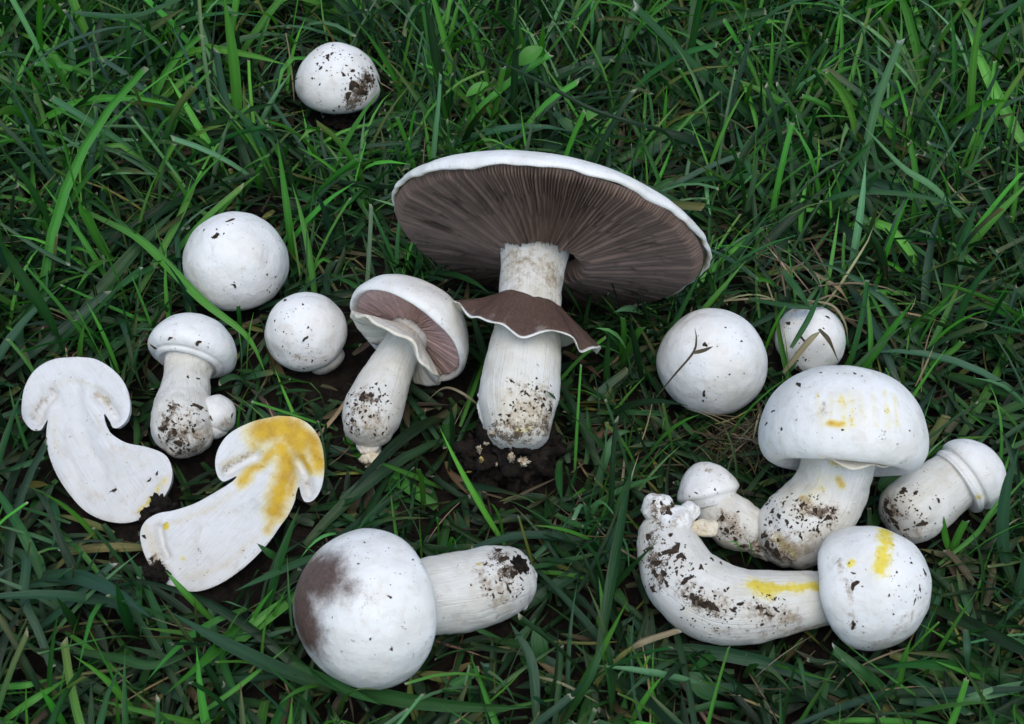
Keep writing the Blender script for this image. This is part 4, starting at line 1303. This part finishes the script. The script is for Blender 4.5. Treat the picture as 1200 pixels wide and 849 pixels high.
B([(957, 323), (985, 340), (1000, 370)], 6, 'dry', 'bent straw arching behind the straw-covered button', z=[2.0, 2.2, .6], name='straw', cat='straw', group='pieces of straw')
B([(895, 352), (930, 360), (975, 358)], 7, 'blue', 'bluish blade lying over the top of the straw-covered button', z=[2.4, 3.0, 2.4])
B([(918, 318), (935, 340), (950, 362)], 11, 'green', 'broad green blade drooping onto the straw-covered button', z=[3.4, 3.4, 2.9])
B([(960, 386), (972, 400), (983, 425)], 7, 'brown', 'brown dead blade curving down the front of the half-hidden button', z=[2.9, 2.75, 1.7], name='straw', cat='straw', group='pieces of straw')
B([(878, 350), (915, 357), (952, 361)], 10, 'green', 'flat green blade resting on the half-hidden button beside the bluish one', z=[2.3, 2.9, 3.0], cut=True)
B([(946, 352), (975, 358), (990, 378), (994, 402)], 4, 'dry', 'curled straw hugging the rim of the half-hidden button', z=[2.7, 2.6, 2.2, 1.4], name='straw', cat='straw', group='pieces of straw')
B([(950, 330), (957, 322), (963, 338)], 2, 'dry', 'white straw fibre above the half-hidden button', z=[2.9, 3.4, 3.3], name='straw', cat='straw', group='pieces of straw')
B([(905, 440), (925, 432), (935, 415)], 10, 'green', 'green blade stub below the half-hidden button', z=[.8, 1.6, 2.0])
B([(918, 425), (922, 405), (926, 385)], 9, 'green', 'upright blade covering the side of the half-hidden button', lean=.1)
B([(1118, 655), (1108, 630), (1106, 605)], 9, 'fresh', 'bright upright blade beside the stubby button stem', lean=.1)
B([(1112, 658), (1122, 630), (1132, 610)], 10, 'fresh', 'second bright upright blade beside the stubby button stem', lean=.1, cut=True)
B([(1100, 662), (1144, 626), (1160, 602), (1186, 566)], 6, 'fresh', 'thin curved green stalk passing under the stubby button cap', z=[.6, 1.4, 2.0, 2.4])
B([(1190, 690), (1176, 640), (1178, 580), (1194, 524)], 15, 'blue', 'widest bluish blade standing behind the stubby button cap', lean=.3)
B([(1185, 735), (1196, 690), (1203, 640)], 14, 'blue', 'bluish blade below the widest bluish blade', lean=.3)
B([(873, 664), (868, 645), (862, 636), (852, 635)], 2.4, 'fresh', 'hair-thin curled green sprout between the domed and bent mushrooms', z=[.6, 2.2, 2.8, 2.8])
B([(875, 664), (881, 648), (877, 630)], 2.4, 'fresh', 'hair-thin straight green sprout between the domed and bent mushrooms', z=[.6, 2.0, 2.8])
B([(688, 818), (711, 782), (747, 755)], 9, 'olive', 'thick green stalk ending in the dry fibrous piece', z=[.6, 1.3, 1.8], name='grass_stalk', cat='grass stalk', fold=.5, cut=True)
B([(742, 758), (760, 750), (795, 739)], 10, 'dry', 'dry pale fibrous stalk end below the bent stem', z=[1.8, 2.0, 1.8], name='straw', cat='straw', group='pieces of straw', fold=.4, cut=True)
B([(769, 466), (790, 440), (812, 414), (816, 398), (814, 383)], 3, 'brown', 'thin dry stalk lying across the large round cap', z=[2.6, 3.9, 4.75, 4.8, 4.6], name='straw', cat='straw', group='pieces of straw', fold=.4)
B([(812, 414), (824, 411), (836, 406)], 6, 'brown', 'dry forked tip on the large round cap', z=[4.78, 4.8, 4.7], name='straw', cat='straw', group='pieces of straw')
B([(625, 792), (660, 802), (705, 826)], 4, 'dry', 'thin bare runner below the stem of the brown-patched mushroom', z=[1.2, 1.4, 1.2], name='straw', cat='straw', group='pieces of straw', fold=.5)
B([(640, 752), (690, 754), (728, 752)], 4, 'olive', 'thin olive runner before the dry fibrous stalk', z=[1.0, 1.2, 1.0], name='straw', cat='straw', group='pieces of straw', fold=.5)
B([(565, 478), (540, 460), (520, 455), (500, 470)], 3, 'dry', 'thin dry strand between the pink-gilled and the largest mushroom', z=[1.4, 2.0, 1.6, .8], name='straw', cat='straw', group='pieces of straw')
B([(525, 560), (530, 510), (528, 470)], 8, 'dark', 'dark upright blade between the pink-gilled and largest stems', lean=-.2)
B([(590, 590), (620, 575), (662, 556)], 4, 'brown', 'brown stick-like strand before the soil at the largest foot', z=[.6, 1.0, .9], name='straw', cat='straw', group='pieces of straw')


# ------------------------------------------------------------------ broad-leaved weeds
def leaf_geo(O, d, up, L, W, curl=.25):
    d, up = nrm(d), nrm(up)
    s = nrm(np.cross(d, up))
    up = np.cross(s, d)
    S = 9
    P, sides, ws = [], [], []
    for i in range(S):
        t = i / (S - 1)
        P.append(O + d * L * t + up * L * curl * (t - t * t * 1.4))
        ws.append(W * max(.04, math.sin(math.pi * min(1, t * .93 + .05)) ** .75))
    V, F = [], []
    for p, w in zip(P, ws):
        for q in (-1, -.5, 0, .5, 1):
            V.append(p + s * w * .5 * q + up * abs(q) * w * .12)
    for i in range(S - 1):
        for j in range(4):
            a = i * 5 + j
            F.append((a, a + 1, a + 6, a + 5))
    return np.array(V), np.array(F)


def weed(root, leaves, label, colour='fresh'):
    r0 = PZ(root[0], root[1], .001)
    e = bpy.data.objects.new('weed', None)
    e.empty_display_size = .01
    col.objects.link(e)
    e.location = r0
    e['label'], e['category'], e['group'] = label, 'weed', 'broad-leaved weeds'
    for (x, y, z, dx, dy, L, W) in leaves:
        O = PZ(x, y, z / 100)
        m = mpp(O)
        C = catmull(np.array([r0, r0 * .5 + O * .5 + np.array([0, -.001, .004]), O]), 10)
        T = nrm(np.gradient(C, axis=0))
        sd_ = nrm(np.cross(T, TV))
        V, F, C4, fib = blade_mesh(C[None], np.array([2.6 * m]), sd_[None], np.array([COLS['green']]), np.array([COLS['green']]), fold=.5, cut=np.array([True]))
        o = mesh_fast('stalk', V - r0, F, C4, fib, M_BLADE)
        o.parent = e
        V, F = leaf_geo(O, dx * RV - dy * UV + TV * .15, TV * .7 + np.array([0, 0, .7]), L * m, W * m)
        c = np.array(COLS[colour]) * rng.uniform(.85, 1.15)
        C4 = np.tile(np.append(c, 1), (len(V), 1))
        fib = np.stack([np.tile(np.linspace(0, 1, 5), 9), np.repeat(np.linspace(0, 4, 9), 5), np.zeros(45)], -1) + rng.uniform(0, 9)
        o = mesh_fast('leaf', V - r0, F, C4, fib, M_BLADE)
        o.parent = e


weed((640, 185), [(608, 76, 4.0, .8, -.6, 34, 21), (572, 98, 3.4, -.9, .5, 30, 13), (690, 128, 2.6, .3, .8, 26, 16)], 'small weed with pale heart-shaped leaves behind the largest cap')
weed((660, 175), [(690, 190, 1.2, .3, -1, 22, 20), (655, 140, 2.8, .6, .5, 24, 12)], 'low round-leaved weed tucked right behind the largest cap', 'green')
weed((612, 790), [(628, 735, 1.6, .2, 1, 42, 20), (640, 790, .8, .5, .6, 16, 12)], 'weed with drooping oval leaf below the brown-patched mushroom', 'green')
weed((690, 850), [(694, 822, 1.0, 0, 1, 22, 12), (640, 800, .6, .3, .7, 16, 10)], 'weed with tiny round leaves by the bare runner', 'green')
weed((1060, 575), [(1030, 575, 1.6, .6, -.6, 34, 20), (1052, 560, 1.8, .5, -.3, 22, 16)], 'low green weed between the domed and stubby mushrooms', 'green')
weed((800, 800), [(806, 790, 1.4, .7, .6, 44, 26), (796, 800, 1.2, -.5, -.5, 24, 16)], 'crumpled broad green leaf below the bent stem', 'green')
